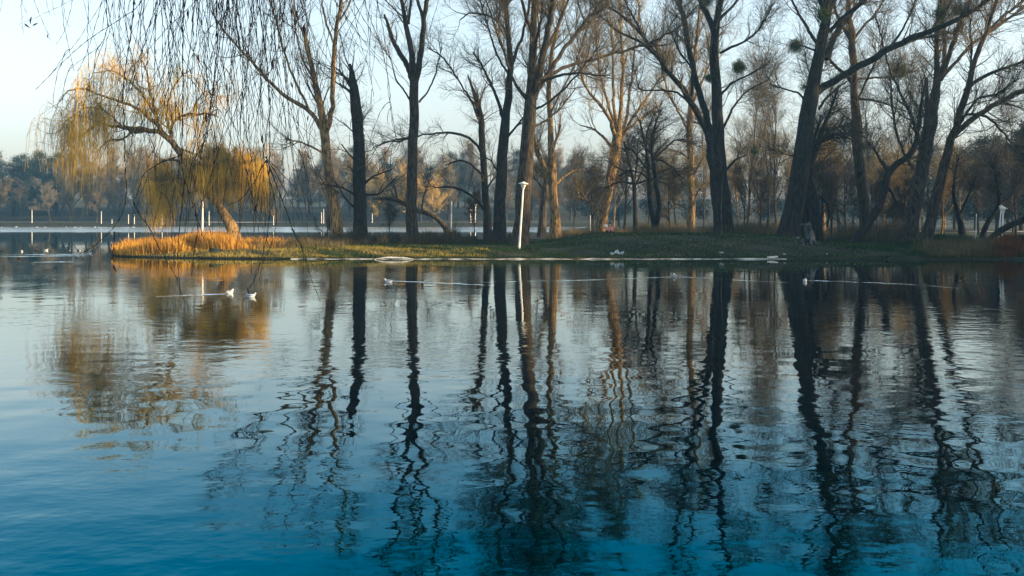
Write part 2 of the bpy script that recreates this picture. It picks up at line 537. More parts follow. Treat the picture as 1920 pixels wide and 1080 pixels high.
T = traced_tree
T("bare_tree", "bare tree with golden-barked trunk leaning left, left of the snapped trunk", 71,
  [[(633, 452, 23), (630, 400, 21), (620, 350, 18), (612, 280, 17), (608, 240, 17), (600, 190, 12), (590, 150, 10), (582, 115, 9), (573, 75, 8), (568, 50, 7)],
   [(612, 245, 12), (622, 215, 9), (626, 180, 9), (624, 145, 9), (627, 80, 8), (632, 45, 7), (641, 0, 7), (648, -60, 5), (640, -140, 3)],
   [(608, 250, 9), (592, 222, 8), (577, 202, 8), (545, 187, 7), (505, 155, 6), (478, 122, 5), (450, 92, 4), (418, 58, 3), (395, 20, 2)],
   [(577, 202, 5), (560, 165, 5), (545, 135, 4), (530, 90, 4), (518, 40, 3), (500, -20, 2)],
   [(592, 155, 4), (570, 120, 4), (556, 70, 3), (552, 10, 3), (548, -50, 2)],
   [(610, 290, 4), (585, 275, 4), (560, 265, 3), (530, 262, 2)],
   [(625, 80, 4), (610, 40, 4), (600, -20, 3), (590, -70, 2)],
   [(632, 45, 4), (655, 10, 3), (668, -50, 3), (672, -120, 2)]],
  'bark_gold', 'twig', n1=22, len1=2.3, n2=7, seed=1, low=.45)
T("broken_tree", "dark thick trunk snapped off at a jagged top, with short stub branches", 71,
  [[(676, 452, 27), (675, 400, 25), (674, 330, 24), (673, 270, 21), (669, 220, 21), (665, 180, 19), (662, 150, 14), (659, 130, 9), (656, 119, 4)],
   [(660, 165, 8), (650, 150, 5), (635, 131, 3)], [(657, 172, 6), (647, 165, 4), (636, 156, 2)],
   [(676, 350, 6), (700, 330, 3), (735, 318, 2)], [(673, 370, 5), (640, 350, 3), (600, 345, 2)], [(680, 365, 5), (710, 365, 3), (745, 330, 2)],
   [(670, 395, 5), (650, 375, 3), (628, 340, 2)], [(676, 310, 4), (655, 290, 3), (640, 270, 2)]],
  'bark_dark', 'twig_dark', n1=9, len1=1.9, n2=8, n3=4, len2=.8, seed=2, low=.3, up=0.02)
T("bare_tree", "tall straight bare tree forking high with a broken left limb, right of the snapped trunk", 71,
  [[(773, 450, 24), (771, 410, 21), (771, 370, 20), (774, 300, 19), (776, 250, 18), (777, 200, 18), (778, 145, 16), (770, 105, 11), (766, 70, 10), (763, 40, 9), (752, 10, 7), (746, -30, 6), (740, -90, 5), (728, -170, 2)],
   [(775, 155, 12), (764, 122, 10), (748, 98, 9), (737, 78, 8), (730, 55, 7), (721, 27, 4)],
   [(778, 155, 13), (785, 130, 12), (790, 100, 11), (792, 60, 10), (795, 30, 9), (805, -5, 8), (814, -70, 6), (822, -150, 4), (818, -210, 2)],
   [(766, 45, 5), (770, 5, 5), (773, -60, 4), (768, -130, 2)],
   [(793, 35, 6), (784, 5, 6), (779, -45, 5), (784, -120, 3)],
   [(786, 192, 4), (802, 172, 3), (815, 145, 3), (823, 110, 2), (829, 88, 1.5)],
   [(771, 192, 4), (757, 168, 3), (742, 150, 3), (735, 120, 2), (725, 85, 1.5)],
   [(803, 0, 5), (830, -40, 4), (850, -100, 3), (858, -160, 2)],
   [(768, 258, 4), (740, 262, 3), (715, 270, 3), (698, 278, 2)]],
  'bark', 'twig', n1=18, len1=1.9, n2=7, n3=5, seed=3, low=.5)
T("broken_tree", "slim dead tree with pointed broken top and arching left branch, left of paired trunks", 73,
  [[(916, 450, 19), (914, 410, 15), (911, 370, 13), (907, 320, 12), (904, 270, 12), (901, 215, 11), (896, 190, 10), (887, 168, 6), (877, 141, 2)],
   [(903, 288, 6), (895, 272, 5), (880, 258, 5), (858, 250, 5), (835, 247, 4), (800, 251, 3), (760, 262, 3), (715, 268, 2)],
   [(908, 395, 6), (893, 372, 5), (870, 358, 5), (845, 350, 4), (815, 352, 2)],
   [(906, 330, 4), (880, 305, 3), (860, 300, 3), (835, 310, 2)],
   [(903, 240, 4), (885, 190, 4), (860, 150, 3), (830, 105, 3), (800, 88, 2)],
   [(897, 195, 3), (910, 165, 2), (925, 150, 1.5)],
   [(909, 360, 4), (925, 335, 3), (945, 320, 2)]],
  'bark_dark', 'twig', n1=16, len1=1.7, n2=8, n3=5, seed=4, low=.35, up=.03)
T("bare_tree", "bare tree with slightly wavy dark trunk and upswept limbs, left of the leaning lamp post", 69,
  [[(934, 452, 27), (937, 400, 22), (938, 340, 21), (942, 290, 20), (947, 240, 19), (950, 205, 15), (957, 150, 12), (958, 110, 11), (953, 75, 10), (949, 30, 9), (946, -20, 8), (944, -90, 6), (935, -180, 3)],
   [(944, 225, 7), (934, 190, 6), (922, 160, 5), (905, 125, 4), (887, 97, 3)],
   [(958, 130, 7), (968, 95, 6), (982, 60, 5), (990, 20, 5), (1000, -50, 4), (995, -120, 2)],
   [(951, 62, 5), (938, 42, 4), (912, 28, 4), (880, 23, 3), (862, 38, 2)],
   [(948, 15, 6), (930, -20, 5), (915, -80, 4), (905, -150, 2)],
   [(957, 145, 4), (930, 100, 4), (915, 50, 3), (900, 0, 3), (880, -60, 2)],
   [(949, 260, 5), (970, 235, 4), (985, 215, 3)],
   [(938, 330, 4), (920, 300, 3), (900, 290, 2)]],
  'bark_dark', 'twig', n1=26, len1=2.2, n2=9, n3=6, seed=5, low=.4)
T("bare_tree", "massive bare tree with fan of steep limbs, directly behind the leaning lamp post", 60,
  [[(972, 468, 34), (976, 430, 31), (980, 390, 30), (984, 330, 28), (990, 270, 26), (995, 215, 24), (997, 165, 20), (997, 110, 15), (1000, 60, 13), (1003, 10, 12), (1002, -60, 9), (997, -130, 7), (990, -220, 3)],
   [(1000, 185, 16), (1010, 145, 14), (1020, 95, 12), (1030, 45, 11), (1037, 0, 10), (1046, -80, 7), (1050, -170, 3)],
   [(1006, 170, 10), (1022, 148, 9), (1040, 120, 8), (1060, 88, 7), (1085, 58, 7), (1110, 28, 6), (1135, -5, 5), (1160, -60, 3)],
   [(1014, 150, 7), (1040, 133, 7), (1080, 118, 6), (1120, 108, 6), (1165, 98, 5), (1210, 85, 5), (1245, 70, 4), (1275, 50, 3), (1310, 10, 2)],
   [(1022, 150, 6), (1055, 140, 5), (1090, 136, 4), (1120, 142, 3), (1145, 141, 2)],
   [(991, 190, 7), (970, 165, 6), (955, 130, 5), (940, 85, 4), (925, 40, 3), (905, -20, 2)],
   [(1020, 100, 7), (1042, 60, 6), (1062, 10, 5), (1085, -50, 4), (1100, -110, 2)],
   [(1000, 70, 6), (985, 30, 6), (975, -20, 5), (960, -90, 3)],
   [(1003, 205, 5), (1025, 195, 4), (1055, 170, 4), (1090, 130, 3), (1125, 85, 2)],
   [(999, 240, 5), (1025, 225, 4), (1050, 205, 3), (1080, 165, 2)],
   [(1003, 130, 6), (1000, 95, 6), (1012, 50, 5), (1018, 0, 4), (1022, -70, 3)]],
  'bark', 'twig', n1=40, len1=2.2, n2=10, n3=6, seed=6, low=.4)
T("bare_tree", "bare tree with gold right flank and crooked left branch, right of the leaning lamp post", 73,
  [[(1043, 446, 24), (1041, 410, 18), (1037, 370, 16), (1036, 320, 15), (1034, 270, 12), (1031, 210, 9), (1028, 150, 8), (1035, 100, 7), (1046, 55, 6), (1058, 0, 5), (1068, -70, 4), (1072, -140, 2)],
   [(1032, 340, 9), (1020, 310, 8), (1009, 288, 7), (1002, 262, 6), (1000, 240, 3)],
   [(1043, 345, 5), (1058, 330, 4), (1075, 320, 3), (1098, 318, 2)],
   [(1035, 360, 5), (1022, 330, 4), (1010, 312, 3)],
   [(1031, 215, 4), (1050, 175, 4), (1075, 130, 3), (1095, 70, 3), (1110, 10, 2)],
   [(1028, 160, 4), (1015, 110, 3), (1010, 50, 3), (1005, -30, 2)]],
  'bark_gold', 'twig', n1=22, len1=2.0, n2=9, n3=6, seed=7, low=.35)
T("bare_tree", "short grey leaning trunk in shade between two golden trunks", 84,
  [[(1014, 446, 17), (1018, 400, 14), (1023, 350, 11), (1028, 310, 8), (1040, 270, 5), (1052, 235, 3)],
   [(1022, 360, 5), (1008, 340, 4), (995, 330, 2)], [(1026, 330, 4), (1010, 300, 3), (1000, 270, 2)]],
  'bark_grey', 'twig', n1=14, len1=1.6, n2=8, n3=4, seed=8)
T("bare_tree", "golden lit old tree with swollen trunk and broom of steep stems", 86,
  [[(1122, 438, 26), (1128, 410, 20), (1138, 370, 17), (1147, 330, 18), (1152, 290, 20), (1157, 262, 20), (1160, 235, 9), (1166, 180, 7), (1168, 110, 6), (1164, 40, 5), (1160, -40, 4), (1156, -110, 2)],
   [(1155, 265, 9), (1145, 225, 7), (1125, 195, 6), (1108, 178, 5), (1092, 150, 4), (1085, 110, 2)],
   [(1155, 262, 8), (1148, 220, 6), (1135, 175, 5), (1122, 130, 4), (1118, 70, 3), (1110, 10, 2)],
   [(1157, 262, 7), (1153, 210, 6), (1150, 150, 5), (1148, 80, 4), (1143, 10, 3), (1140, -60, 2)],
   [(1160, 262, 7), (1175, 220, 6), (1182, 170, 5), (1188, 110, 4), (1196, 50, 3), (1200, -20, 2)],
   [(1162, 260, 7), (1185, 225, 6), (1205, 195, 5), (1225, 165, 4), (1248, 130, 3), (1265, 90, 2)],
   [(1160, 265, 6), (1180, 240, 5), (1210, 215, 4), (1240, 195, 2)],
   [(1150, 280, 6), (1130, 255, 5), (1110, 240, 3), (1088, 235, 2)],
   [(1138, 365, 9), (1140, 330, 9), (1150, 300, 8)],
   [(1128, 400, 6), (1110, 380, 4), (1085, 370, 3)]],
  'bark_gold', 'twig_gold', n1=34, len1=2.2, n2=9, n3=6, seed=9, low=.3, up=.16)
T("small_tree", "small dark tree with thin straight stem and rounded twiggy crown, left of the V-shaped trunk", 80,
  [[(1191, 441, 10), (1191, 400, 8), (1190, 360, 8), (1188, 335, 7), (1178, 300, 5), (1170, 265, 3)],
   [(1190, 350, 5), (1205, 320, 4), (1215, 290, 3), (1225, 255, 2)], [(1189, 345, 5), (1165, 340, 4), (1140, 350, 3), (1125, 365, 2)],
   [(1190, 340, 4), (1195, 300, 4), (1196, 260, 2)], [(1188, 335, 4), (1160, 315, 3), (1135, 300, 2)], [(1192, 345, 4), (1222, 335, 3), (1250, 345, 2)]],
  'bark_dark', 'twig_dark', n1=14, len1=1.3, n2=9, n3=6, seed=10, low=.3, up=-.02)
T("small_tree", "black V-shaped tree splitting near the ground into two wavy stems", 76,
  [[(1229, 442, 13), (1228, 420, 13), (1224, 405, 10), (1219, 385, 8), (1217, 350, 8), (1216, 315, 7), (1213, 285, 6), (1206, 255, 5), (1200, 225, 3)],
   [(1229, 425, 12), (1235, 400, 9), (1236, 375, 9), (1229, 345, 8), (1225, 310, 7), (1220, 280, 5), (1226, 240, 4), (1240, 205, 2)],
   [(1216, 320, 5), (1200, 300, 4), (1185, 280, 3), (1170, 275, 2)], [(1225, 300, 5), (1245, 280, 4), (1265, 262, 3), (1290, 262, 2)],
   [(1226, 300, 4), (1240, 300, 4), (1262, 315, 3), (1280, 335, 2)], [(1217, 340, 4), (1205, 325, 3), (1180, 318, 3), (1160, 330, 2)], [(1213, 285, 4), (1212, 250, 3), (1225, 215, 2)]],
  'bark_dark', 'twig_dark', n1=20, len1=1.5, n2=9, n3=6, seed=11, low=.35, up=0)
T("bare_tree", "upright bare tree with golden trunk, between V-shaped tree and great dark trunk", 88,
  [[(1294, 440, 17), (1297, 400, 14), (1296, 350, 14), (1294, 300, 13), (1292, 250, 12), (1294, 200, 10), (1298, 150, 8), (1304, 90, 6), (1312, 20, 5), (1318, -60, 3)],
   [(1293, 250, 5), (1275, 215, 4), (1255, 180, 4), (1240, 130, 3), (1232, 80, 2)], [(1297, 380, 5), (1312, 355, 4), (1330, 335, 2)],
   [(1296, 340, 4), (1310, 310, 4), (1328, 285, 2)], [(1295, 200, 5), (1312, 165, 4), (1330, 120, 3), (1345, 60, 2)],
   [(1297, 400, 4), (1280, 385, 3), (1262, 382, 2)], [(1294, 300, 4), (1275, 285, 3), (1250, 280, 2)]],
  'bark_gold', 'twig_gold', n1=30, len1=2.0, n2=10, n3=6, seed=12, low=.25, up=.1)
T("bare_tree", "great dark three-stemmed tree, left stem leaning far left, mistletoe on its right", 67,
  [[(1362, 450, 32), (1358, 400, 27), (1352, 340, 25), (1348, 280, 23), (1346, 210, 21), (1341, 150, 18), (1338, 100, 17), (1338, 65, 16), (1346, 30, 12), (1354, -10, 11), (1362, -70, 8), (1370, -150, 5), (1376, -220, 2)],
   [(1340, 68, 12), (1330, 35, 11), (1315, 5, 10), (1302, -40, 8), (1290, -100, 6), (1275, -180, 3)],
   [(1346, 446, 16), (1342, 400, 14), (1340, 350, 13), (1336, 290, 13), (1325, 240, 12), (1308, 205, 12), (1284, 170, 11), (1258, 140, 9), (1234, 108, 8), (1214, 78, 7), (1190, 50, 6), (1160, 25, 5), (1128, 8, 4), (1095, -10, 2)],
   [(1338, 265, 13), (1325, 215, 12), (1313, 175, 12), (1301, 130, 11), (1291, 90, 10), (1282, 45, 10), (1275, 5, 9), (1264, -60, 7), (1250, -140, 4)],
   [(1350, 100, 5), (1372, 88, 5), (1392, 80, 4), (1415, 65, 4), (1432, 42, 3), (1448, 10, 2)],
   [(1296, 180, 6), (1300, 130, 4), (1275, 100, 4), (1258, 58, 3), (1252, 50, 2)],
   [(1214, 80, 5), (1195, 45, 4), (1175, 10, 3), (1160, -40, 2)],
   [(1300, 200, 5), (1270, 172, 4), (1225, 168, 3), (1198, 170, 3), (1190, 130, 1.5)],
   [(1234, 110, 5), (1205, 80, 5), (1160, 60, 4), (1125, 30, 3), (1105, 0, 2)],
   [(1352, 250, 5), (1375, 200, 4), (1400, 170, 3), (1440, 150, 2)],
   [(1350, 180, 5), (1372, 155, 4), (1405, 140, 3), (1445, 115, 2)],
   [(1345, 40, 6), (1375, 10, 5), (1405, -30, 4), (1425, -90, 2)],
   [(1352, 330, 5), (1378, 300, 4), (1400, 290, 2)]],
  'bark_dark', 'twig', n1=36, len1=2.2, n2=9, n3=6, seed=13, low=.35)
T("bare_tree", "largest dark bare tree, thick trunk leaning right, long limb reaching right", 62,
  [[(1474, 458, 47), (1481, 420, 38), (1491, 370, 35), (1502, 310, 33), (1511, 250, 31), (1516, 200, 30), (1524, 160, 25), (1534, 120, 22), (1541, 80, 20), (1547, 40, 18), (1553, 0, 16), (1560, -60, 12), (1570, -150, 7), (1575, -230, 3)],
   [(1532, 172, 15), (1552, 158, 14), (1585, 140, 13), (1625, 118, 13), (1665, 95, 12), (1705, 73, 11), (1745, 58, 10), (1785, 42, 9), (1825, 18, 8), (1865, -10, 6), (1915, -40, 4)],
   [(1547, 110, 13), (1560, 78, 12), (1578, 48, 11), (1596, 22, 9), (1620, 0, 8), (1650, -40, 6), (1680, -100, 3)],
   [(1555, 60, 8), (1582, 30, 7), (1615, 8, 7), (1640, -15, 6), (1672, -60, 3)],
   [(1533, 85, 6), (1518, 60, 6), (1502, 32, 5), (1484, 2, 4), (1468, -40, 2)],
   [(1530, 96, 4), (1512, 88, 3), (1500, 84, 2)],
   [(1514, 200, 5), (1500, 175, 4), (1475, 168, 3), (1442, 158, 2)],
   [(1705, 76, 5), (1745, 68, 5), (1785, 62, 4), (1810, 45, 2)],
   [(1535, 205, 5), (1548, 185, 5), (1570, 165, 4), (1592, 150, 2)],
   [(1550, 30, 8), (1535, -10, 7), (1520, -60, 5), (1505, -130, 3)],
   [(1548, 60, 8), (1556, 20, 8), (1580, -30, 6), (1600, -90, 4)],
   [(1665, 96, 5), (1690, 60, 4), (1710, 20, 3), (1725, -30, 2)],
   [(1745, 60, 5), (1775, 20, 4), (1800, -30, 3), (1815, -80, 2)]],
  'bark_dark', 'twig', n1=34, len1=2.3, n2=9, n3=6, seed=14, low=.4)
T("bare_tree", "black trunk half hidden behind the largest tree, left of the two", 68,
  [[(1506, 458, 25), (1510, 410, 20), (1514, 360, 17), (1520, 310, 14), (1532, 270, 11), (1545, 235, 8), (1560, 200, 5), (1572, 160, 3)],
   [(1532, 275, 6), (1555, 245, 5), (1580, 235, 4), (1605, 245, 2)], [(1520, 320, 5), (1505, 300, 4), (1480, 290, 2)]],
  'bark_dark', 'twig_dark', n1=22, len1=1.8, n2=10, n3=6, seed=15, low=.4, up=0)
T("bare_tree", "black crooked trunk with a hanging broken branch, right behind the largest tree", 66,
  [[(1533, 462, 26), (1530, 420, 21), (1527, 380, 19), (1520, 345, 16), (1512, 320, 12), (1518, 290, 9), (1530, 250, 6), (1540, 215, 3)],
   [(1529, 370, 9), (1540, 368, 8), (1550, 380, 6), (1556, 400, 5), (1550, 425, 3)],
   [(1518, 300, 8), (1540, 265, 6), (1565, 250, 5), (1595, 262, 2)]],
  'bark_dark', 'twig_dark', n1=18, len1=1.7, n2=10, n3=6, seed=16, low=.3, up=0)
T("bare_tree", "tall slim bare tree with light right flank behind the largest tree's long limb", 72,
  [[(1626, 455, 24), (1622, 400, 21), (1614, 340, 19), (1609, 290, 19), (1606, 240, 18), (1603, 190, 15), (1600, 150, 13), (1600, 100, 13), (1596, 60, 12), (1591, 20, 9), (1588, -40, 7), (1584, -120, 5), (1580, -190, 2)],
   [(1600, 160, 7), (1588, 142, 7), (1570, 128, 6), (1552, 108, 4), (1540, 80, 2)],
   [(1597, 80, 8), (1585, 58, 7), (1572, 35, 6), (1560, 0, 5), (1545, -60, 3)],
   [(1600, 75, 5), (1618, 50, 5), (1638, 30, 4), (1655, 5, 3), (1668, -40, 2)],
   [(1606, 185, 5), (1640, 188, 4), (1670, 198, 3), (1700, 210, 2)],
   [(1602, 148, 4), (1640, 146, 4), (1690, 142, 3), (1722, 130, 2)],
   [(1603, 200, 4), (1620, 160, 4), (1645, 110, 3), (1660, 60, 2)]],
  'bark', 'twig', n1=26, len1=2.1, n2=9, n3=6, seed=17, low=.3)
T("crooked_tree", "black crooked trunk leaning right with an elbow bend, low over the bank", 60,
  [[(1592, 462, 19), (1612, 438, 17), (1635, 410, 16), (1655, 375, 15), (1660, 345, 14), (1664, 318, 12), (1685, 304, 12), (1712, 292, 11), (1720, 262, 10), (1722, 225, 8), (1728, 190, 5), (1735, 150, 2)],
   [(1664, 352, 8), (1672, 360, 5), (1680, 378, 3), (1690, 395, 2)],
   [(1664, 320, 6), (1650, 300, 5), (1640, 280, 3), (1625, 265, 2)]],
  'bark_dark', 'twig_dark', n1=20, len1=1.7, n2=10, n3=6, seed=18, low=.45, up=0)
T("bare_tree", "wide grey bare tree with fork holding two mistletoe balls, left of leaning pair", 64,
  [[(1703, 460, 32), (1710, 420, 26), (1718, 370, 24), (1727, 320, 24), (1737, 270, 24), (1746, 220, 22), (1752, 180, 17), (1762, 145, 12), (1755, 110, 9), (1757, 60, 8), (1762, 10, 7), (1768, -60, 5), (1772, -130, 2)],
   [(1763, 150, 10), (1772, 110, 8), (1770, 70, 7), (1768, 30, 6), (1775, -30, 5), (1790, -100, 3)],
   [(1764, 148, 10), (1778, 110, 9), (1792, 65, 9), (1808, 20, 8), (1828, -20, 7), (1845, -80, 4), (1855, -140, 2)],
   [(1766, 145, 7), (1790, 118, 6), (1825, 80, 6), (1860, 55, 5), (1900, 28, 5), (1950, -10, 3)],
   [(1733, 300, 7), (1722, 260, 7), (1710, 220, 6), (1690, 180, 5), (1672, 140, 4), (1655, 80, 3), (1640, 20, 2)],
   [(1735, 290, 8), (1735, 240, 8), (1738, 190, 7), (1738, 145, 4)],
   [(1728, 330, 6), (1700, 300, 5), (1680, 250, 5), (1672, 190, 4), (1668, 130, 2)]],
  'bark_grey', 'twig', n1=34, len1=2.1, n2=9, n3=6, seed=19, low=.25)
T("bare_tree", "dark bare tree leaning right with limbs reaching past the right edge", 61,
  [[(1733, 462, 24), (1743, 420, 20), (1756, 370, 18), (1768, 320, 17), (1782, 270, 15), (1796, 225, 13), (1810, 180, 12), (1822, 140, 10), (1832, 100, 9), (1848, 60, 8), (1866, 15, 7), (1885, -50, 5), (1895, -120, 3)],
   [(1784, 262, 10), (1810, 232, 10), (1840, 212, 10), (1875, 190, 9), (1915, 170, 9), (1970, 150, 6)],
   [(1808, 170, 7), (1835, 148, 7), (1870, 132, 6), (1920, 116, 5), (1970, 95, 3)],
   [(1800, 220, 6), (1815, 175, 5), (1822, 120, 4), (1820, 60, 3), (1815, 0, 2)],
   [(1843, 70, 6), (1875, 35, 5), (1915, 5, 5), (1960, -40, 3)],
   [(1780, 280, 6), (1800, 215, 5), (1845, 212, 5), (1880, 245, 4), (1910, 290, 3), (1935, 340, 2)],
   [(1795, 240, 5), (1830, 185, 4), (1875, 175, 4), (1905, 150, 3)]],
  'bark', 'twig', n1=32, len1=2.2, n2=9, n3=6, seed=20, low=.3)
T("leaning_tree", "dark low tree leaning right across the white lamp posts at the right edge", 57,
  [[(1845, 456, 12), (1862, 442, 12), (1882, 428, 12), (1905, 417, 12), (1945, 406, 11), (1990, 385, 8), (2030, 350, 4)], [(1915, 416, 6), (1935, 385, 4), (1950, 345, 2)]],
  'bark_dark', 'twig_dark', n1=9, len1=1.6, n2=8, n3=5, seed=21, low=.6, up=0)
T("small_tree", "small black tree bending right, in the shade left of the two white lamp posts", 76,
  [[(1838, 447, 11), (1850, 420, 9), (1864, 400, 8), (1876, 378, 8), (1872, 345, 7), (1862, 315, 5), (1855, 285, 3)], [(1876, 380, 5), (1892, 372, 4), (1905, 350, 2)]],
  'bark_dark', 'twig_dark', n1=16, len1=1.6, n2=9, n3=5, seed=22, low=.5, up=0)
T("small_tree", "small black tree leaning left in the shade behind the leaning pair", 78,
  [[(1806, 446, 15), (1802, 420, 12), (1796, 400, 9), (1788, 370, 7), (1790, 330, 5), (1798, 290, 3)], [(1798, 405, 6), (1815, 370, 4), (1830, 330, 2)]],
  'bark_dark', 'twig_dark', n1=16, len1=1.6, n2=9, n3=5, seed=23, low=.5, up=0)
T("leaning_tree", "half fallen pale trunk leaning left behind the tall straight tree, with one small upright branch", 76,
  [[(846, 444, 13), (836, 425, 11), (820, 410, 9), (803, 400, 9), (784, 395, 8), (762, 385, 8), (742, 373, 8), (722, 372, 6), (700, 373, 3)],
   [(797, 398, 5), (790, 392, 4), (793, 375, 3), (798, 355, 2), (806, 335, 1.5)], [(745, 374, 4), (740, 350, 3), (728, 345, 1.5)]],
  'bark_grey', 'twig', n1=7, len1=1.2, n2=7, n3=4, seed=24, low=.5, up=.1)
T("birch_tree", "thin pale sapling standing in front of the great dark trunk", 62,
  [[(1352, 452, 3.6), (1353, 425, 3), (1352, 400, 2.6), (1353, 370, 2.2), (1355, 330, 1.6), (1350, 290, 1)]], 'bark_grey', 'twig_dark', n1=6, len1=.7, n2=4, n3=0, seed=25, low=.4)

# ------------------------------------------------------------------ mistletoe balls
def mistletoe(px, py, rpx, D, label, n=420):
    c = at(px, py, D); r = rpx * D / F
    d = norm(rng.normal(size=(n, 3)))
    rag = lambda v: 1 + .22 * np.sin(v[:, 0] * 6 + v[:, 2] * 5 + px) + .12 * np.sin(v[:, 1] * 11 - v[:, 2] * 9)
    ln = r * rng.uniform(.75, 1.12, n) * rag(d)
    s = np.linspace(0, 1, 5)[None, :, None]
    P = d[:, None, :] * ln[:, None, None] * s
    P[:, 1:] += rng.normal(size=(n, 4, 3)) * r * .05
    g = Geo()
    g.tubes(P, np.full((n, 5), .006) * (1.3 - s[..., 0] * .7), 3)
    # paired leaves
    m = n * 7
    q = norm(rng.normal(size=(m, 3))); q = q * (rag(q) * r * rng.uniform(.3, 1.05, m) ** .7)[:, None]
    a = norm(rng.normal(size=(m, 3))) * .045
    b_ = norm(rng.normal(size=(m, 3))) * .018
    V = np.stack([q, q + a * .5 + b_, q + a, q + a * .5 - b_], 1)
    g.add(V, np.arange(m * 4).reshape(-1, 4))
    o = g.build("mistletoe", M['mistletoe'], None, tuple(c), smooth=False)
    tag(o, label, "mistletoe", "mistletoe balls in the bare trees")


mistletoe(1386, 126, 14, 67, "round dark mistletoe ball hanging alone right of the great three-stemmed tree", 650)
mistletoe(1492, 86, 15, 62, "oval mistletoe ball on the short left branch of the largest tree")
mistletoe(1686, 133, 17, 70, "loose yellowish mistletoe ball on the thin horizontal branch below the long limb", 620)
mistletoe(1764, 25, 13, 61, "dark mistletoe ball left of the small one, above the long limb", 520)
mistletoe(1796, 18, 11, 61, "smaller mistletoe ball at the top, just right of a bigger dark one")
mistletoe(1544, 28, 14, 60.8, "mistletoe clump high on the trunk of the largest tree", 520)
mistletoe(1508, 163, 12, 62, "thin scruffy mistletoe low on the left side of the largest trunk", 120)
mistletoe(1330, 146, 10, 67, "flattened mistletoe clump against the middle of the great three-stemmed tree", 250)
mistletoe(1326, 4, 12, 67, "mistletoe clump in the top fork of the great three-stemmed tree", 220)
mistletoe(1415, 283, 8, 74, "small low mistletoe ball in the thin twigs right of the great trunk", 220)

# ------------------------------------------------------------------ the golden willow on the tip
def willow(name, label, D, limbs, seed=3):
    L = traced_limbs(D, limbs, seed=seed)
    base = L[0][0][0]
    root = empty(name, (base[0], D, gz(base[0], D)))
    off = np.array(root.location)
    g = Geo(); PP, RR = [], []
    for k, (p, r, ln) in enumerate(L):
        P, R = resample(p - off, r, 24, .12)
        g.tubes(P[None], R[None], 14 if r[0] > .12 else 9, rough=.04)
        PP.append(P); RR.append(R)
    g.build("trunk", M['bark_gold'], root)
    P = np.array(PP[1:]); R = np.array(RR[1:])
    P1, R1 = grow(P, R, 15, 1.7, (30, 75), (.1, 1), 6, .16, .10, .5, .035, .012, .008, shrink=.2)
    P2, R2 = grow(P1, R1, 4, 1.0, (30, 70), (.3, 1), 5, .2, .0, .5, .014, .008, .006, shrink=.2)
    k1 = P1[:, :, 2].min(1) > 2.3; k2 = P2[:, :, 2].min(1) > 2.3
    P1, R1, P2, R2 = P1[k1], R1[k1], P2[k2], R2[k2]
    g2 = Geo(); g2.tubes(P1, R1, 4); g2.tubes(P2, R2, 3)
    # hanging whips: they arch out, then fall
    Pp = np.concatenate([P2[:, ::1]])
    n = 7600
    pxs_ = (Pp[:, 3, 0] + off[0]) / D * F + 960; zz_ = Pp[:, 3, 2] + off[2]
    wt = 1.0 + 2.6 * ((pxs_ > 280) & (zz_ < 7.2)) + .3 * (pxs_ < 240)
    idx = rng.choice(len(Pp), n, p=wt / wt.sum()); kk = rng.integers(1, 6, n)
    p0 = Pp[idx, kk]
    world_px = (p0[:, 0] + off[0]) / (D) * F + 960
    keep = world_px > 98 + rng.uniform(0, 22, n)
    p0, world_px = p0[keep], world_px[keep]; n = len(p0)
    ln = np.where(world_px < 215, rng.uniform(1.2, 3.9, n), rng.uniform(.6, 2.3, n))
    ln = np.where((world_px > 290) & (world_px < 470), rng.uniform(.7, 2.3, n), ln)
    high = (p0[:, 2] + off[2]) > 8.6
    ln = np.where(high & (world_px > 215), ln * .75, ln)
    # whips stay above the reeds
    ln = np.minimum(ln, np.maximum(p0[:, 2] - np.where(world_px > 380, 2.5, 2.0) - rng.uniform(0, 1.9, n), .25))
    d = norm(rng.normal(size=(n, 3)) * [1, 1, .5] + [0, 0, .35])
    K = 9
    C = np.empty((n, K + 1, 3)); C[:, 0] = p0
    for k in range(K):
        d = norm(d * .62 + np.array([0, 0, -1.0]) * .55 + rng.normal(size=(n, 3)) * .10)
        C[:, k + 1] = C[:, k] + d * (ln / K)[:, None]
    Rr = np.linspace(.0085, .0065, K + 1)[None] * np.ones((n, 1))
    g2.tubes(C, Rr, 3)
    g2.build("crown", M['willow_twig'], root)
    tag(root, label, "tree")


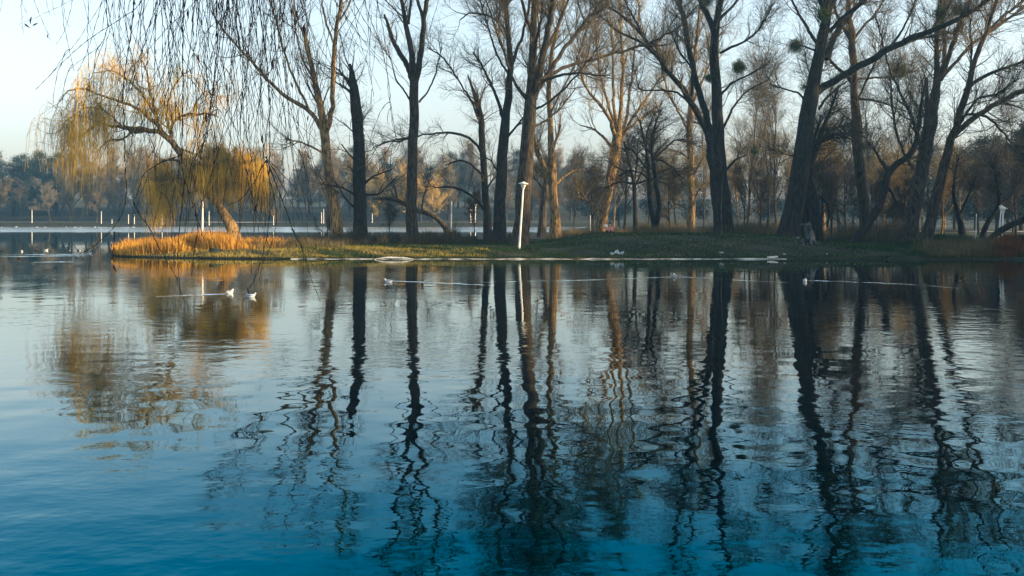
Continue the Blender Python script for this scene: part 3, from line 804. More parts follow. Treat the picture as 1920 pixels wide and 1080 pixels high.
willow("weeping_willow", "golden weeping willow with curved leaning trunk, hanging twigs on the reed-covered tip of the spit", 66,
       [[(443, 462, 30), (437, 435, 24), (431, 415, 20), (423, 400, 18), (408, 383, 15), (392, 368, 13), (375, 350, 12), (362, 328, 12), (348, 305, 12), (335, 278, 12), (318, 256, 11), (300, 248, 10), (272, 244, 9), (250, 240, 7), (232, 236, 5)],
        [(272, 244, 7), (250, 250, 6), (237, 240, 5), (205, 236, 5), (180, 233, 4), (165, 242, 3), (150, 262, 2)],
        [(310, 254, 9), (290, 230, 7), (262, 205, 6), (225, 190, 5), (195, 182, 4), (165, 165, 4), (135, 165, 3), (115, 180, 2), (104, 205, 1.5)],
        [(250, 242, 5), (240, 255, 4), (228, 262, 4), (205, 262, 3), (180, 285, 2)],
        [(300, 245, 6), (288, 200, 5), (280, 165, 4), (275, 130, 3), (262, 105, 2)],
        [(290, 215, 5), (262, 170, 4), (235, 145, 3), (205, 130, 2), (175, 138, 1.5)],
        [(322, 258, 8), (320, 235, 6), (330, 222, 5), (345, 214, 5), (365, 216, 4), (390, 212, 4), (410, 220, 2)],
        [(318, 250, 5), (310, 205, 4), (322, 170, 3), (340, 140, 2), (360, 130, 1.5)],
        [(365, 216, 4), (368, 190, 3), (385, 170, 2), (405, 180, 1.5)],
        [(392, 368, 8), (402, 345, 6), (418, 325, 5), (440, 312, 4), (465, 318, 3), (485, 335, 2)],
        [(375, 350, 7), (382, 325, 6), (400, 305, 5), (425, 300, 4), (445, 300, 2)],
        [(408, 383, 6), (430, 360, 5), (455, 352, 4), (480, 362, 2)],
        [(350, 308, 6), (330, 300, 5), (305, 300, 4), (285, 318, 2)],
        [(362, 328, 6), (340, 335, 5), (315, 335, 4), (295, 350, 2)],
        [(335, 278, 5), (355, 285, 4), (380, 295, 3), (400, 320, 2)],
        [(378, 355, 5), (360, 360, 4), (340, 368, 3), (320, 378, 1.5)],
        [(205, 236, 4), (170, 222, 3), (140, 215, 3), (118, 232, 2), (108, 255, 1.5)],
        [(232, 240, 4), (205, 212, 3), (175, 200, 3), (150, 205, 2), (130, 235, 1.5)],
        [(180, 235, 3), (160, 250, 3), (135, 262, 2), (115, 285, 1.5)]])

# ------------------------------------------------------------------ woodland trees behind (one of each kind, then copies)
def wild_tree(name, bark, twig, H, r0, nl, seed, n1=7, n2=7, n3=5, thick=1.0, open_=(18, 42), leans=.05, low=.3):
    """a whole bare tree grown from the ground: trunk, limbs, branches, twigs"""
    r_ = np.random.default_rng(seed)
    root = empty(name, (0, 0, 0))
    h = np.linspace(0, 1, 9)
    P = np.stack([leans * H * h * r_.normal() + r_.normal(size=9) * .012 * H * h, leans * H * h * r_.normal() + r_.normal(size=9) * .012 * H * h, h * H * .85 - .3], 1)
    P, R = resample(P, r0 * (1 - h * .85) * (1 + .35 * (h < .05)), 20)
    g = Geo(); g.tubes(P[None], R[None], 8, rough=.04)
    PL, RL = grow(P[None], R[None], nl, H * .42, open_, (low, .98), 9, .09, .14, .62, r0 * .55, .02 * thick, .012 * thick, shrink=.45)
    g.tubes(PL, RL, 5)
    g.build("trunk", M[bark], root)
    g2 = Geo()
    P1, R1 = grow(PL, RL, n1, H * .13, (25, 60), (.2, 1), 5, .15, .10, .6, .03 * thick, .011 * thick, .008 * thick, shrink=.3)
    P2, R2 = grow(P1, R1, n2, H * .07, (25, 60), (.15, 1), 4, .17, .06, .6, .012 * thick, .008 * thick, .006 * thick, shrink=.3)
    g2.tubes(P1, R1, 3); g2.tubes(P2, R2, 3)
    if n3:
        P3, R3 = grow(P2, R2, n3, H * .04, (25, 60), (.15, 1), 3, .18, .03, .6, .008 * thick, .006 * thick, .005 * thick, shrink=.3)
        g2.tubes(P3, R3, 3)
    g2.build("crown", M[twig], root)
    return root


def evergreen(name, H, W, seed, n=15000):
    r_ = np.random.default_rng(seed)
    root = empty(name, (0, 0, 0))
    g = Geo(); g.tubes(np.array([[[0, 0, -.3], [0, 0, H * .5], [0, 0, H * .97]]]), np.array([[.28, .18, .03]]), 7)
    g.build("trunk", M['bark_dark'], root)
    nb = 60
    hh = r_.uniform(.12, .97, nb)
    wd = W * np.clip(1 - ((hh - .42) / .6) ** 2, .05, 1) ** .5 * r_.uniform(.5, 1.0, nb) + .2
    az = r_.uniform(0, 6.28, nb)
    c = np.stack([np.cos(az) * wd * .6, np.sin(az) * wd * .6, hh * H], 1)
    i = r_.integers(0, nb, n)
    q = c[i] + r_.normal(size=(n, 3)) * (wd[i] * .28)[:, None] * [1, 1, .55]
    a = norm(r_.normal(size=(n, 3)) * [1, 1, .5]) * r_.uniform(.12, .32, (n, 1))
    b_ = norm(np.cross(a, r_.normal(size=(n, 3)))) * r_.uniform(.04, .10, (n, 1))
    V = np.stack([q - a * .5, q + b_, q + a * .5, q - b_], 1)
    g2 = Geo(); g2.add(V, np.arange(n * 4).reshape(-1, 4)); g2.build("crown", M['evergreen'], root, smooth=False)
    return root


def copy_thing(root):
    c = root.copy(); COL.objects.link(c)
    for ch in list(root.children):
        k = ch.copy(); COL.objects.link(k); k.parent = c
    return c


KINDS = {}
def kind(key, root): KINDS[key] = [root, False]
kind('grey', wild_tree("bare_tree", 'bark', 'twig', 17, .24, 20, 31))
kind('gold', wild_tree("bare_tree", 'bark_gold', 'twig_gold', 15, .22, 18, 32, open_=(20, 50)))
kind('thin', wild_tree("bare_tree", 'bark', 'twig', 19, .15, 22, 33, n1=6, open_=(12, 30), low=.2))
kind('dark', wild_tree("bare_tree", 'bark_dark', 'twig_dark', 8, .13, 18, 34, n1=8, open_=(30, 70), low=.25))
kind('far', wild_tree("bare_tree", 'bark', 'far_twig', 13, .25, 20, 35, n1=9, n2=8, n3=4, thick=2.4, low=.15))
kind('farwarm', wild_tree("bare_tree", 'bark', 'far_twig2', 11, .25, 22, 36, n1=9, n2=8, n3=4, thick=2.4, open_=(25, 60), low=.12))
kind('farpale', wild_tree("bare_tree", 'bark_grey', 'far_pale', 10, .2, 22, 37, n1=8, n2=8, n3=3, thick=2.0, open_=(18, 55), low=.12))
kind('fargold', wild_tree("bare_tree", 'bark', 'far_gold', 11, .25, 26, 39, n1=9, n2=8, n3=4, thick=2.4, open_=(30, 75), low=.10))
kind('pine', evergreen("evergreen_tree", 14, 4.2, 38))
GRP = {'grey': "grey bare trees in the wood behind", 'gold': "golden bare trees in the wood behind", 'thin': "thin bare trees in the wood behind",
       'dark': "low dark trees in the undergrowth", 'far': "brown bare trees on the far bank", 'farwarm': "yellowish trees on the far bank",
       'farpale': "pale bare trees on the far bank", 'fargold': "golden trees on the far bank", 'pine': "evergreens in the haze"}


MARKS = [(-9999, 20, "at the far left edge"), (20, 130, "left of the willow's curtain"), (130, 260, "under the willow's left arm"), (260, 400, "behind the golden willow's crown"),
         (400, 520, "right of the willow's trunk"), (520, 600, "left of golden-barked trunk"), (600, 670, "between golden and snapped trunks"), (670, 770, "between snapped and straight trunks"),
         (770, 850, "right of the tall straight trunk"), (850, 930, "behind the slim dead tree"), (930, 1000, "behind the leaning lamp post"), (1000, 1090, "right of lamp post trees"),
         (1090, 1160, "behind the golden broom-like tree"), (1160, 1240, "around the black V-shaped tree"), (1240, 1330, "around the upright golden trunk"), (1330, 1400, "behind the three-stemmed tree"),
         (1400, 1480, "left of the largest trunk"), (1480, 1570, "just right of the largest trunk"), (1570, 1640, "behind the crooked trunk's foot"), (1640, 1720, "beyond crooked trunk's elbow"),
         (1720, 1800, "behind the right-hand leaning pair"), (1800, 1870, "left of right lamp posts"), (1870, 1921, "behind the right lamp posts"), (1921, 99999, "beyond the right edge")]
KIND_TXT = {'grey': "grey-brown bare tree", 'gold': "bare tree with golden twigs", 'thin': "tall thin bare tree", 'dark': "low dark bushy tree",
            'far': "hazy brown bare tree", 'farwarm': "hazy yellowish bare tree", 'farpale': "hazy pale bare tree", 'fargold': "broad golden bare tree", 'pine': "dark evergreen"}


def place(key, x, y, s=1.0, sz=None):
    root, used = KINDS[key]
    o = root if not used else copy_thing(root)
    KINDS[key][1] = True
    o.location = (x, y, gz(x, y) - .05)
    o.rotation_euler = (0, 0, random.uniform(0, 6.28))
    o.scale = (s, s, s * (sz or random.uniform(.9, 1.1)))
    px = 960 + x / max(y, 3) * F
    if px > 1990: lb = KIND_TXT[key] + " on the right-hand bank outside the view"
    elif y < 40 and x < 30: lb = "unseen evergreen added on the near bank for shade"
    else:
        mk = [m_[2] for m_ in MARKS if m_[0] <= px < m_[1]][0]
        where = ("far bank, " + ("front row" if y < 220 else "middle row" if y < 235 else "back row")) if y > 199 else ("far back" if y > 115 else "in the wood" if y > 90 else "close behind")
        lb = KIND_TXT[key] + " " + where + ", " + mk
    tag(o, lb, "tree", GRP[key])
    return o


# wood behind the spit: picture column, depth, kind, size
for px, D, k, s in [(1075, 125, 'thin', .55), (1110, 125, 'grey', .6), (1170, 105, 'grey', .65), (1215, 120, 'thin', .7), (1250, 98, 'gold', .6),
                    (1268, 130, 'grey', .65), (1320, 112, 'thin', .7), (1400, 96, 'thin', .9), (1425, 120, 'gold', .9), (1385, 135, 'gold', .8), (1440, 105, 'thin', .8),
                    (1455, 92, 'thin', .8), (1470, 130, 'gold', .95), (1545, 100, 'gold', .8), (1575, 118, 'grey', .9), (1640, 98, 'thin', .85),
                    (1660, 125, 'gold', .9), (1690, 100, 'thin', .95), (1730, 115, 'gold', .75), (1800, 112, 'gold', .7), (1850, 128, 'grey', .6),
                    (1900, 100, 'thin', .7), (1950, 118, 'grey', .7), (1990, 95, 'grey', .8), (1700, 84, 'gold', .58), (1765, 82, 'gold', .52), (1560, 92, 'gold', .6), (1655, 88, 'gold', .5), (1150, 140, 'gold', .75), (1345, 150, 'gold', .8), (1510, 150, 'gold', .85),
                    (1600, 150, 'gold', .85), (1700, 155, 'gold', .8), (1770, 150, 'gold', .8)]:
    place(k, gx(px, D), D, s)
for px, D, s in [(1110, 92, .8), (1255, 84, .7), (1395, 82, .7), (1425, 88, .8), (1560, 80, .8), (1585, 92, .9), (1645, 84, .8), (1675, 92, .8),
                 (1770, 86, .9), (1835, 92, .8), (1905, 84, .9), (1945, 72, 1.0), (1540, 74, .7), (1700, 74, .6), (890, 80, .45), (730, 78, .38), (615, 76, .4)]:
    place('dark', gx(px, D), D, s)
for px, D, s in [(1110, 178, .8), (1160, 172, .75), (1230, 168, .9), (1300, 160, .85), (1370, 165, .8), (1440, 160, .8), (1500, 152, .75), (1560, 165, .8), (1620, 150, .8), (1680, 146, .75), (1740, 140, .75),
                 (1790, 135, .8), (1830, 128, .85), (1870, 122, .85), (1915, 126, 1.0), (1960, 118, .95), (2010, 112, 1.0), (1890, 145, .9), (1940, 140, 1.0)]:
    place('pine', gx(px, D), D, s * (1.12 if px > 1480 else 1.0))
# far bank
rr = random.Random(5)
for row, (y0, npx) in enumerate([(213, 30), (226, 34), (242, 34)]):
    for i in range(npx):
        px = -120 + (1240 / npx) * (i + rr.uniform(-.3, .3))
        D = y0 + rr.uniform(-4, 6)
        if row == 0 and (500 < px < 590 or 845 < px < 935): continue       # the open lawns
        if row == 1 and (520 < px < 575 or 860 < px < 910): continue
        k = rr.choice(['far', 'far', 'farwarm', 'farpale'] if row == 0 else ['far', 'pine', 'far', 'far', 'farwarm'])
        if row == 0 and 700 < px < 850: k = 'farwarm'
        if row < 2 and 20 < px < 120: k = 'pine' if row else 'farpale'
        place(k, gx(px, D), D, rr.uniform(.85, 1.1))
for px, D, s in [(62, 236, .95), (85, 232, 1.05), (40, 240, .9), (850, 255, .95), (872, 260, .9), (1075, 240, .95), (560, 262, .8), (600, 255, .75), (900, 262, .75)]:
    place('pine', gx(px, D), D, s)
for px, D, s in [(712, 207, .85), (762, 206, 1.0), (812, 208, .95)]:
    place('fargold', gx(px, D), D, s)
# wood on the right bank beyond the picture edge: it throws the long shade over the right half
for x, y, k, s in [(40, 50, 'pine', 1.0), (43, 57, 'pine', 1.1), (40, 63, 'pine', 1.0), (47, 60, 'pine', 1.2), (50, 52, 'pine', 1.1), (52, 66, 'pine', 1.15), (44, 70, 'pine', .9), (56, 58, 'pine', 1.2),
                   (60, 64, 'pine', 1.2), (60, 50, 'pine', 1.2), (48, 45, 'pine', 1.0), (66, 70, 'pine', 1.1), (70, 58, 'pine', 1.2), (54, 44, 'pine', 1.1)]:
    place(k, x, y, s)
for x, y, s in [(52, 36, 1.1), (56, 28, 1.15), (62, 38, 1.2), (64, 26, 1.2), (58, 18, 1.1), (70, 44, 1.2), (17.5, -2.5, .95), (21, 0, 1.0), (24, -6, 1.1)]:  # last three added on the near bank to shade the hanging twigs
    place('pine', x, y, s)

# ------------------------------------------------------------------ grass, reeds, brush, fallen leaves
def blades(name, m, X, Y, hgt, wid, lean=.35, kind_="stuff", label=None, cat=None, seed=0, zoff=-.03, sets=True):
    r_ = np.random.default_rng(seed)
    n = len(X)
    Zg = ground_h(X, Y) + zoff
    h = hgt * r_.uniform(.5, 1.2, n) * (.8 + .45 * vnoise(X, Y, 1.3, seed) + .45 * vnoise(X, Y, .45, seed + 5)).clip(.25, 1.5)
    az = r_.uniform(0, 6.28, n)
    wv = np.stack([np.cos(az), np.sin(az), np.zeros(n)], 1) * (wid * r_.uniform(.6, 1.3, n) * .5)[:, None]
    ld = r_.uniform(0, 6.28, n)
    lv = np.stack([np.cos(ld), np.sin(ld), np.zeros(n)], 1) * (h * lean * r_.uniform(.1, 1.4, n))[:, None]
    b0 = np.stack([X, Y, Zg], 1)
    mid_ = b0 + lv * .3 + np.array([0, 0, 1.0]) * (h * .6)[:, None]
    tip = b0 + lv + np.array([0, 0, 1.0]) * h[:, None]
    V = np.stack([b0 - wv, b0 + wv, mid_ + wv * .7, mid_ - wv * .7, tip], 1).reshape(-1, 3)
    i = np.arange(n) * 5
    Q = np.stack([i, i + 1, i + 2, i + 3], 1); T_ = np.stack([i + 3, i + 2, i + 4], 1)
    tint = np.repeat(np.clip(r_.beta(1.6, 2.2, n) + .25 * vnoise(X, Y, .9, 3), 0, 1), 5)
    o = link(name, raw_mesh(name, V, Q, T_, False, tint), m)
    tag(o, label, cat, kind=kind_)
    return o


def scatter(n, px0, px1, D0, D1, seed, soft=14, pw=1.0):
    r_ = np.random.default_rng(seed)
    D = D0 + (D1 - D0) * r_.uniform(0, 1, n) ** pw
    X = (r_.uniform(px0, px1, n) + r_.normal(size=n) * soft - 960) / F * D
    z = ground_h(X, D)
    k = z > .04
    return X[k], D[k]


Xg, Yg = scatter(120000, 560, 1960, 50.6, 72, 1, pw=1.5)
nz_ = vnoise(Xg, Yg, .8, 7) + .6 * vnoise(Xg, Yg, 2.3, 9) + .5 * rng.normal(size=len(Xg))
wear = (nz_ > -.75) | (Yg > 60) | (Xg < 0)
Xg, Yg = Xg[wear], Yg[wear]
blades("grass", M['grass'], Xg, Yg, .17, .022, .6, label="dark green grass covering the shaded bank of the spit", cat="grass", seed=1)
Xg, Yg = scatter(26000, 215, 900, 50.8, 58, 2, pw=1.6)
blades("grass", M['grass_sun'], Xg, Yg, .16, .02, .7, label="yellow-green grass coloured as sunlit along the left edge of the spit", cat="grass", seed=2)
Xr, Yr = scatter(24000, 214, 428, 53.6, 62, 3, soft=9)
kf = .65 + .35 * np.clip(np.abs(Xr - gx(285, 57)) / 1.6, 0, 1)
blades("reeds", M['reed'], Xr, Yr, .80 * kf, .026, .35, label="golden orange reeds on the tip of the spit", cat="reeds", seed=3)
Xr, Yr = scatter(6000, 470, 640, 54, 66, 4)
blades("reeds", M['brush'], Xr, Yr, .5, .022, .5, label="brown fading reeds between the willow and the golden trunk", cat="reeds", seed=4)
Xr, Yr = scatter(3200, 1872, 1905, 50.6, 54.5, 5, soft=10)
blades("reeds", M['reed_red'], Xr, Yr, .75, .022, .5, label="rust-red reed clump at the right edge below the lamp posts", cat="reeds", seed=5)
Xr, Yr = scatter(5000, 1745, 1850, 50.6, 55, 6)
blades("reeds", M['brush'], Xr, Yr, .7, .02, .5, label="dull brown reeds along the dark bank at right", cat="reeds", seed=6)
Xr, Yr = scatter(30000, 1200, 1700, 66, 92, 7)
blades("brush", M['brush'], Xr, Yr, 1.25, .02, .5, label="dead brownish undergrowth behind the grassy rise", cat="undergrowth", seed=7)
Xr, Yr = scatter(12000, 1050, 1230, 71, 92, 8)
blades("brush", M['brush'], Xr, Yr, .8, .02, .5, label="low dry weeds around the golden broom-like tree", cat="undergrowth", seed=8)
Xr, Yr = scatter(17000, 580, 950, 62, 72, 9, soft=22)
hb_ = np.clip(.62 + .32 * np.sin(Xr * 1.9) * np.sin(Xr * .83 + 1) + .25 * np.sin(Xr * 4.7 + 2), .12, 1.3)
blades("brush", M['brush_dark'], Xr, Yr, 1.05 * hb_, .02, .55, label="dark tangled weeds at the foot of the trunks left of the lamp post", cat="undergrowth", seed=9)
Xr, Yr = scatter(26000, 1580, 1960, 54, 80, 10)
blades("grass", M['grass'], Xr, Yr, .45, .022, .6, label="tall dark grass under the right-hand group of trees", cat="grass", seed=10)
Xr, Yr = scatter(5000, 425, 520, 55, 64, 12)
blades("reeds", M['reed'], Xr, Yr, .5, .022, .5, label="thin short golden reeds right of the willow's foot", cat="reeds", seed=12)
# fallen leaves
Xl, Yl = scatter(800, 1150, 1640, 50.8, 60, 11, pw=1.3)
r_ = np.random.default_rng(3)
Zl = ground_h(Xl, Yl) + .10
c = np.stack([Xl, Yl, Zl], 1); k = len(Xl)
a = norm(r_.normal(size=(k, 3))) * r_.uniform(.015, .045, (k, 1)); b_ = norm(np.cross(a, r_.normal(size=(k, 3)))) * r_.uniform(.01, .03, (k, 1))
V = np.stack([c - a, c + b_, c + a, c - b_], 1).reshape(-1, 3)
o = link("fallen_leaves", raw_mesh("fallen_leaves", V, np.arange(k * 4).reshape(-1, 4), None, False, np.repeat(r_.beta(1.2, 2, k), 4)), M['leaves'])
tag(o, "pale fallen leaves scattered over the dark bank", "leaves", kind="stuff")

r_ = np.random.default_rng(31)
tw = Geo()
Xt, Yt = scatter(260, 700, 1640, 51, 60, 13)
Zt = ground_h(Xt, Yt) + .05
a = r_.uniform(0, 6.28, len(Xt)); L_ = r_.uniform(.15, .7, len(Xt))
P = np.stack([np.stack([Xt + np.cos(a) * L_ * (f - .5), Yt + np.sin(a) * L_ * (f - .5), Zt + .03 * math.sin(f * 3)], 1) + r_.normal(size=(len(Xt), 3)) * [.02, .02, .01] for f in (0, .33, .66, 1)], 1)
tw.tubes(P, np.full((len(Xt), 4), .009), 4)
tag(tw.build("fallen_twigs", M['bark_grey']), "fallen twigs lying in the grass of the bank", "twigs", kind="stuff")

# ------------------------------------------------------------------ kerb along the water, paths
kg = Geo()
x0, x1 = gx(545, 50.6), gx(1475, 50.6)
xx = np.linspace(x0, x1, 60)
yy = 50.56 + .03 * np.sin(xx * .9) + .02 * np.sin(xx * 2.3)
zt = .030 + .010 * np.sin(xx * 1.7) + .008 * rng.normal(size=60)
V, Q = [], []
for i in range(60):
    V += [(xx[i], yy[i], -.3), (xx[i], yy[i], zt[i]), (xx[i], yy[i] + .22, zt[i] + .01), (xx[i], yy[i] + .22, -.3)]
for i in range(59):
    for j in range(3):
        Q.append((4 * i + j, 4 * i + 4 + j, 4 * i + 5 + j, 4 * i + 1 + j))
kg.add(V, Q)
o = kg.build("kerb", M['concrete'], smooth=False)
tag(o, "pale concrete kerb edging the bank just above the water", "kerb")


def strip(name, pts, w, m, lift=.05):
    g_ = Geo(); V = []; Q = []
    for i, (x, y) in enumerate(pts):
        z = gz(x, y) + lift
        V += [(x, y, z), (x, y + w, gz(x, y + w) + lift)]
        if i: Q.append((2 * i - 2, 2 * i, 2 * i + 1, 2 * i - 1))
    g_.add(V, Q)
    return tag(g_.build(name, m, smooth=False), kind="structure")


strip("path", [(x, 206.5 + .8 * math.sin(x * .05)) for x in np.arange(-150, 10, 2.5)], 3.0, M['path'], .12)
strip("path", [(x, 110 + .3 * math.sin(x * .2)) for x in np.arange(40, 80, 1.0)], 2.2, M['path'], .10)

# ------------------------------------------------------------------ lamps and white posts
def lamp(px_b, py_b, px_t, py_t, D, wpx, label, headpx=16, head=True, name="street_lamp", group=None):
    b3 = at(px_b, py_b, D); t3 = at(px_t, py_t, D)
    zg = gz(b3[0], D)
    b3[2] = zg - .1
    root = empty(name, (b3[0], D, zg))
    off = np.array(root.location)
    r = wpx * .5 * D / F
    g = Geo()
    P, R = resample([b3 - off, t3 - off], [r * 1.15, r * .8], 8)
    g.tubes(P[None], R[None], 10)
    g.build("pole", M['white'], root)
    if head:
        hr = headpx * .5 * D / F
        ax = norm(t3 - b3)
        c = t3 - off
        g = Geo()
        # funnel glass, flat cap with a small finial
        g.tubes(np.array([[c + ax * s for s in (-.02, .05, .16, .26)]]), np.array([[r * 1.1, hr * .34, hr * .56, hr * .62]]), 16)
        g.build("lamp_shade", M['lampglass'], root)
        g = Geo()
        g.tubes(np.array([[c + ax * s for s in (.262, .27, .30, .35, .39)]]), np.array([[hr * 1.05, hr * 1.12, hr * 1.0, hr * .42, .03]]), 16)
        g.build("cap", M['white'], root)
    tag(root, label, "lamp post", group)
    return root


lamp(973, 473, 981, 354, 54, 3.9, "white lamp post leaning right, standing alone on the grassy bank at the centre", 17)
lamp(379, 456, 380, 378, 60.5, 3.6, "white pole among the golden reeds left of the willow trunk", 15, head=False, name="post")
lamp(845, 444, 847, 378, 79, 2.8, "slim white pole behind the half fallen trunk", 11, head=False, name="post")
lamp(1870, 456, 1877, 397, 58, 2.6, "thinner white lamp post, left of the two close together at the right edge", 9)
lamp(1878, 456, 1881, 400, 57, 2.8, "white lamp post with round head, right of the two close together at the right edge", 13)
lamp(1829, 450, 1831, 401, 72, 2, "thin white pole in the shade left of the two lamp posts", 8, head=False, name="post")
lamp(883, 425, 882, 396, 199 + 5, 1.5, "shorter of the two far white lamp posts across the water beside the dead tree", 9, group=None)
lamp(891, 426, 892, 386, 199 + 5, 1.7, "taller of the two far white lamp posts across the water beside the dead tree", 9, group=None)
fp = [(60, 393, 414), (190, 396, 418), (241, 402, 420), (252, 402, 420), (304, 396, 419), (392, 396, 417), (603, 398, 424), (607, 392, 424), (698, 400, 424), (210, 411, 419), (513, 404, 421), (1107, 404, 436)]
for i, (px, yt, yb) in enumerate(fp):
    D = 205.0 if px < 1000 else 100
    lamp(px, yb, px, yt, D, 1.0 if D > 150 else 1.6, ("white post on the far bank, " + [m_[2] for m_ in MARKS if m_[0] <= px < m_[1]][0]) if px < 1000 else "thin white post left of the golden broom-like tree", 6, head=False, name="post", group="white posts on the far bank" if px < 1000 else None)

# ------------------------------------------------------------------ birds
def bird(name, kind_, label, px, py, heading, s=1.0, D=None, group="gulls and ducks on the lake", src=None, z=None, cat=None):
    if D is None: D = CAMH * F / (py - HOR)
    x = gx(px, D)
    if src is not None:
        r = copy_thing(src)
    else:
        r = empty(name, (0, 0, 0))
        body, wing, beak = {'gull': ('gull_white', 'gull_grey', 'beak'), 'duck': ('black', 'duck_brown', 'beak'), 'tufted': ('black', 'duck_flank', 'beak')}[kind_]
        tall = .012 if kind_ == 'gull' else -.01
        sp = np.array([(-.20, 0, .075), (-.15, 0, .065), (-.08, 0, .050), (0, 0, .045), (.07, 0, .055), (.115, 0, .085), (.132, 0, .112 + tall * .5), (.146, 0, .134 + tall * .5), (.168, 0, .142 + tall * .5), (.190, 0, .134 + tall * .5)])
        rd = np.array([.008, .028, .058, .070, .064, .046, .030, .033, .030, .008])
        sp, rd = resample(sp, rd, 26)
        g = Geo(); g.tubes(sp[None], rd[None], 14); g.build("body", M[body], r)
        for sgn in (-1, 1):
            g = Geo()
            if kind_ == 'tufted':
                g.ell((-.02, sgn * .038, .045), (.10, .034, .036))
                g.build("flank", M[wing], r)
            else:
                ws = np.array([(.07, sgn * .045, .085), (0, sgn * .056, .085), (-.09, sgn * .045, .080), (-.17, sgn * .022, .088), (-.24, sgn * .008, .098)])
                ws, wr = resample(ws, np.array([.012, .034, .030, .016, .004]), 14)
                g.tubes(ws[None], wr[None], 8)
                wo = g.build("wing", M[wing], r)
                if kind_ == 'gull':
                    g = Geo(); g.tubes(np.array([[(-.19, sgn * .02, .092), (-.22, sgn * .012, .097), (-.27, sgn * .002, .105)]]), np.array([[.0135, .011, .003]]), 6)
                    g.build("wing_tip", M['black'], wo)
        g = Geo()
        hz = .132 + tall * .5
        g.tubes(np.array([[(.180, 0, hz), (.20, 0, hz - .003), (.225, 0, hz - .008)]]), np.array([[.011, .008, .003]]), 6)
        g.build("beak", M[beak], r)
        g = Geo()
        for sgn in (-1, 1): g.ell((.176, sgn * .024, hz + .008), (.006, .004, .006), 8, 6)
        g.build("eye", M['black'], r)
    r.location = (x, D, -.012 if z is None else z)
    r.rotation_euler = (0, 0, math.radians(heading)); r.scale = (s * .8, s * .8, s * .8)
    tag(r, label, cat or ('gull' if kind_ == 'gull' else 'duck'), group)
    return r


def copy_bird_children(src, dst):
    """wing tips are sub-parts: give a copied bird its own"""
    for a_, b__ in zip(src.children, dst.children):
        for gch in a_.children:
            k_ = gch.copy(); COL.objects.link(k_); k_.parent = b__


gull0 = bird("gull", 'gull', "white and grey gull swimming right, nearest of all the birds on the water", 470, 557, 5)
def gull(label, px, py, hd, s=1.0, D=None, z=None, group="gulls and ducks on the lake"):
    o = bird("gull", 'gull', label, px, py, hd, s, D, src=gull0, z=z, group=group)
    copy_bird_children(gull0, o)
    return o
gull("gull just left of the nearest one, turned away with its tail to us", 431, 550, 65)
gull("gull swimming left in front of the tall straight tree's reflection", 728, 529, 172)
gull("small gull seen from behind with thin wakes to both sides, right of centre", 1265, 519, 92, 1.0)
gull("gull swimming towards us at right with a long wake trailing right", 1509, 528, 262, 1.0)
gull("white gull standing on the bank beside the pale floating log", 704, 480, 110, .9, 51.6, gz(gx(704, 51.6), 51.6) + .05)
gull("white gull swimming among the ducks at the far left", 41, 472, 285)
gull("pale gull of the left duck row, right beside a black duck", 86, 470, 20)
gull("tiny gull near the spit tip, at the end of the dipping willow twig", 169, 476, 30, .9)
for i, (px, py) in enumerate([(70, 426.5), (85, 426.8), (124, 426.5), (140, 426.6), (152, 426.4), (178, 426.5), (186, 426.8), (30, 426.2), (250, 426.4), (289, 426.5), (300, 426.6), (2, 426.6)]):
    gull("tiny white gull resting on the water along the far bank", px, py, rng.uniform(0, 360), 1.5, group="tiny gulls along the far bank")
duck0 = bird("duck", 'duck', "black duck left of the pale gull in the left row", 68, 470, 185, 1.0)
tuft0 = bird("duck", 'tufted', "black duck with white flank, right one of the close pair near the spit tip", 149, 470, 200, .95)
bird("duck", 'duck', "black duck cut by the left edge of the view", 0, 470, 150, 1.0, src=duck0)
bird("duck", 'duck', "lone small dark duck nearer than the left row", 38, 485, 10, .85, src=duck0)
bird("duck", 'tufted', "black duck with white flank, left one of the close pair near the spit tip", 131, 470, 160, .95, src=tuft0)

# ------------------------------------------------------------------ things lying about on the bank
p0, p1 = at(703, 486, 50.2), at(775, 486, 50.2)
xx = np.linspace(p0[0], p1[0], 9)
s_ = np.linspace(0, 1, 9)
P = np.stack([xx, 50.15 + .05 * np.sin(s_ * 3), .02 + .09 * np.sin(s_ * math.pi) + .01 * rng.normal(size=9)], 1)
P, R = resample(P, [.015, .03, .045, .05, .05, .048, .04, .028, .012], 24, .05)
g = Geo(); g.tubes(P[None], R[None], 10, rough=.08)
g.tubes(np.array([[P[9], P[9] + [.1, .03, .09]], [P[16], P[16] + [.12, -.02, .06]]]), np.array([[.014, .006], [.012, .005]]), 6)
tag(g.build("driftwood", M['wood_pale']), "bleached bow-shaped branch lying in the water at the kerb", "driftwood")


def crumpled(name, label, px, py, D, w, h, m, seed, cat):
    """thin crumpled sheet of plastic lying on the slope"""
    r_ = np.random.default_rng(seed)
    x = gx(px, D); z0 = gz(x, D)
    nu, nv = 16, 9
    u, v = np.meshgrid(np.linspace(-1, 1, nu), np.linspace(-1, 1, nv))
    Z_ = .5 * h * (1 - v ** 2 * .6) * (.6 + .4 * np.sin(u * 5 + seed)) + r_.normal(size=u.shape) * h * .18
    edge = 1 + .15 * r_.normal(size=u.shape)
    Pt = np.stack([u * w * .5 * edge, v * w * .25 * edge, np.maximum(Z_, .0) + .03], -1).reshape(-1, 3)
    low_ = Pt.copy(); low_[:, 2] -= .006
    Q = [(j * nu + i, j * nu + i + 1, (j + 1) * nu + i + 1, (j + 1) * nu + i) for j in range(nv - 1) for i in range(nu - 1)]
    Q2 = [tuple(q + nu * nv for q in reversed(t)) for t in Q]
    g = Geo(); g.add(np.r_[Pt, low_], Q + Q2)
    o = g.build(name, m, None, (x, D, z0), smooth=False)
    return tag(o, label, cat)


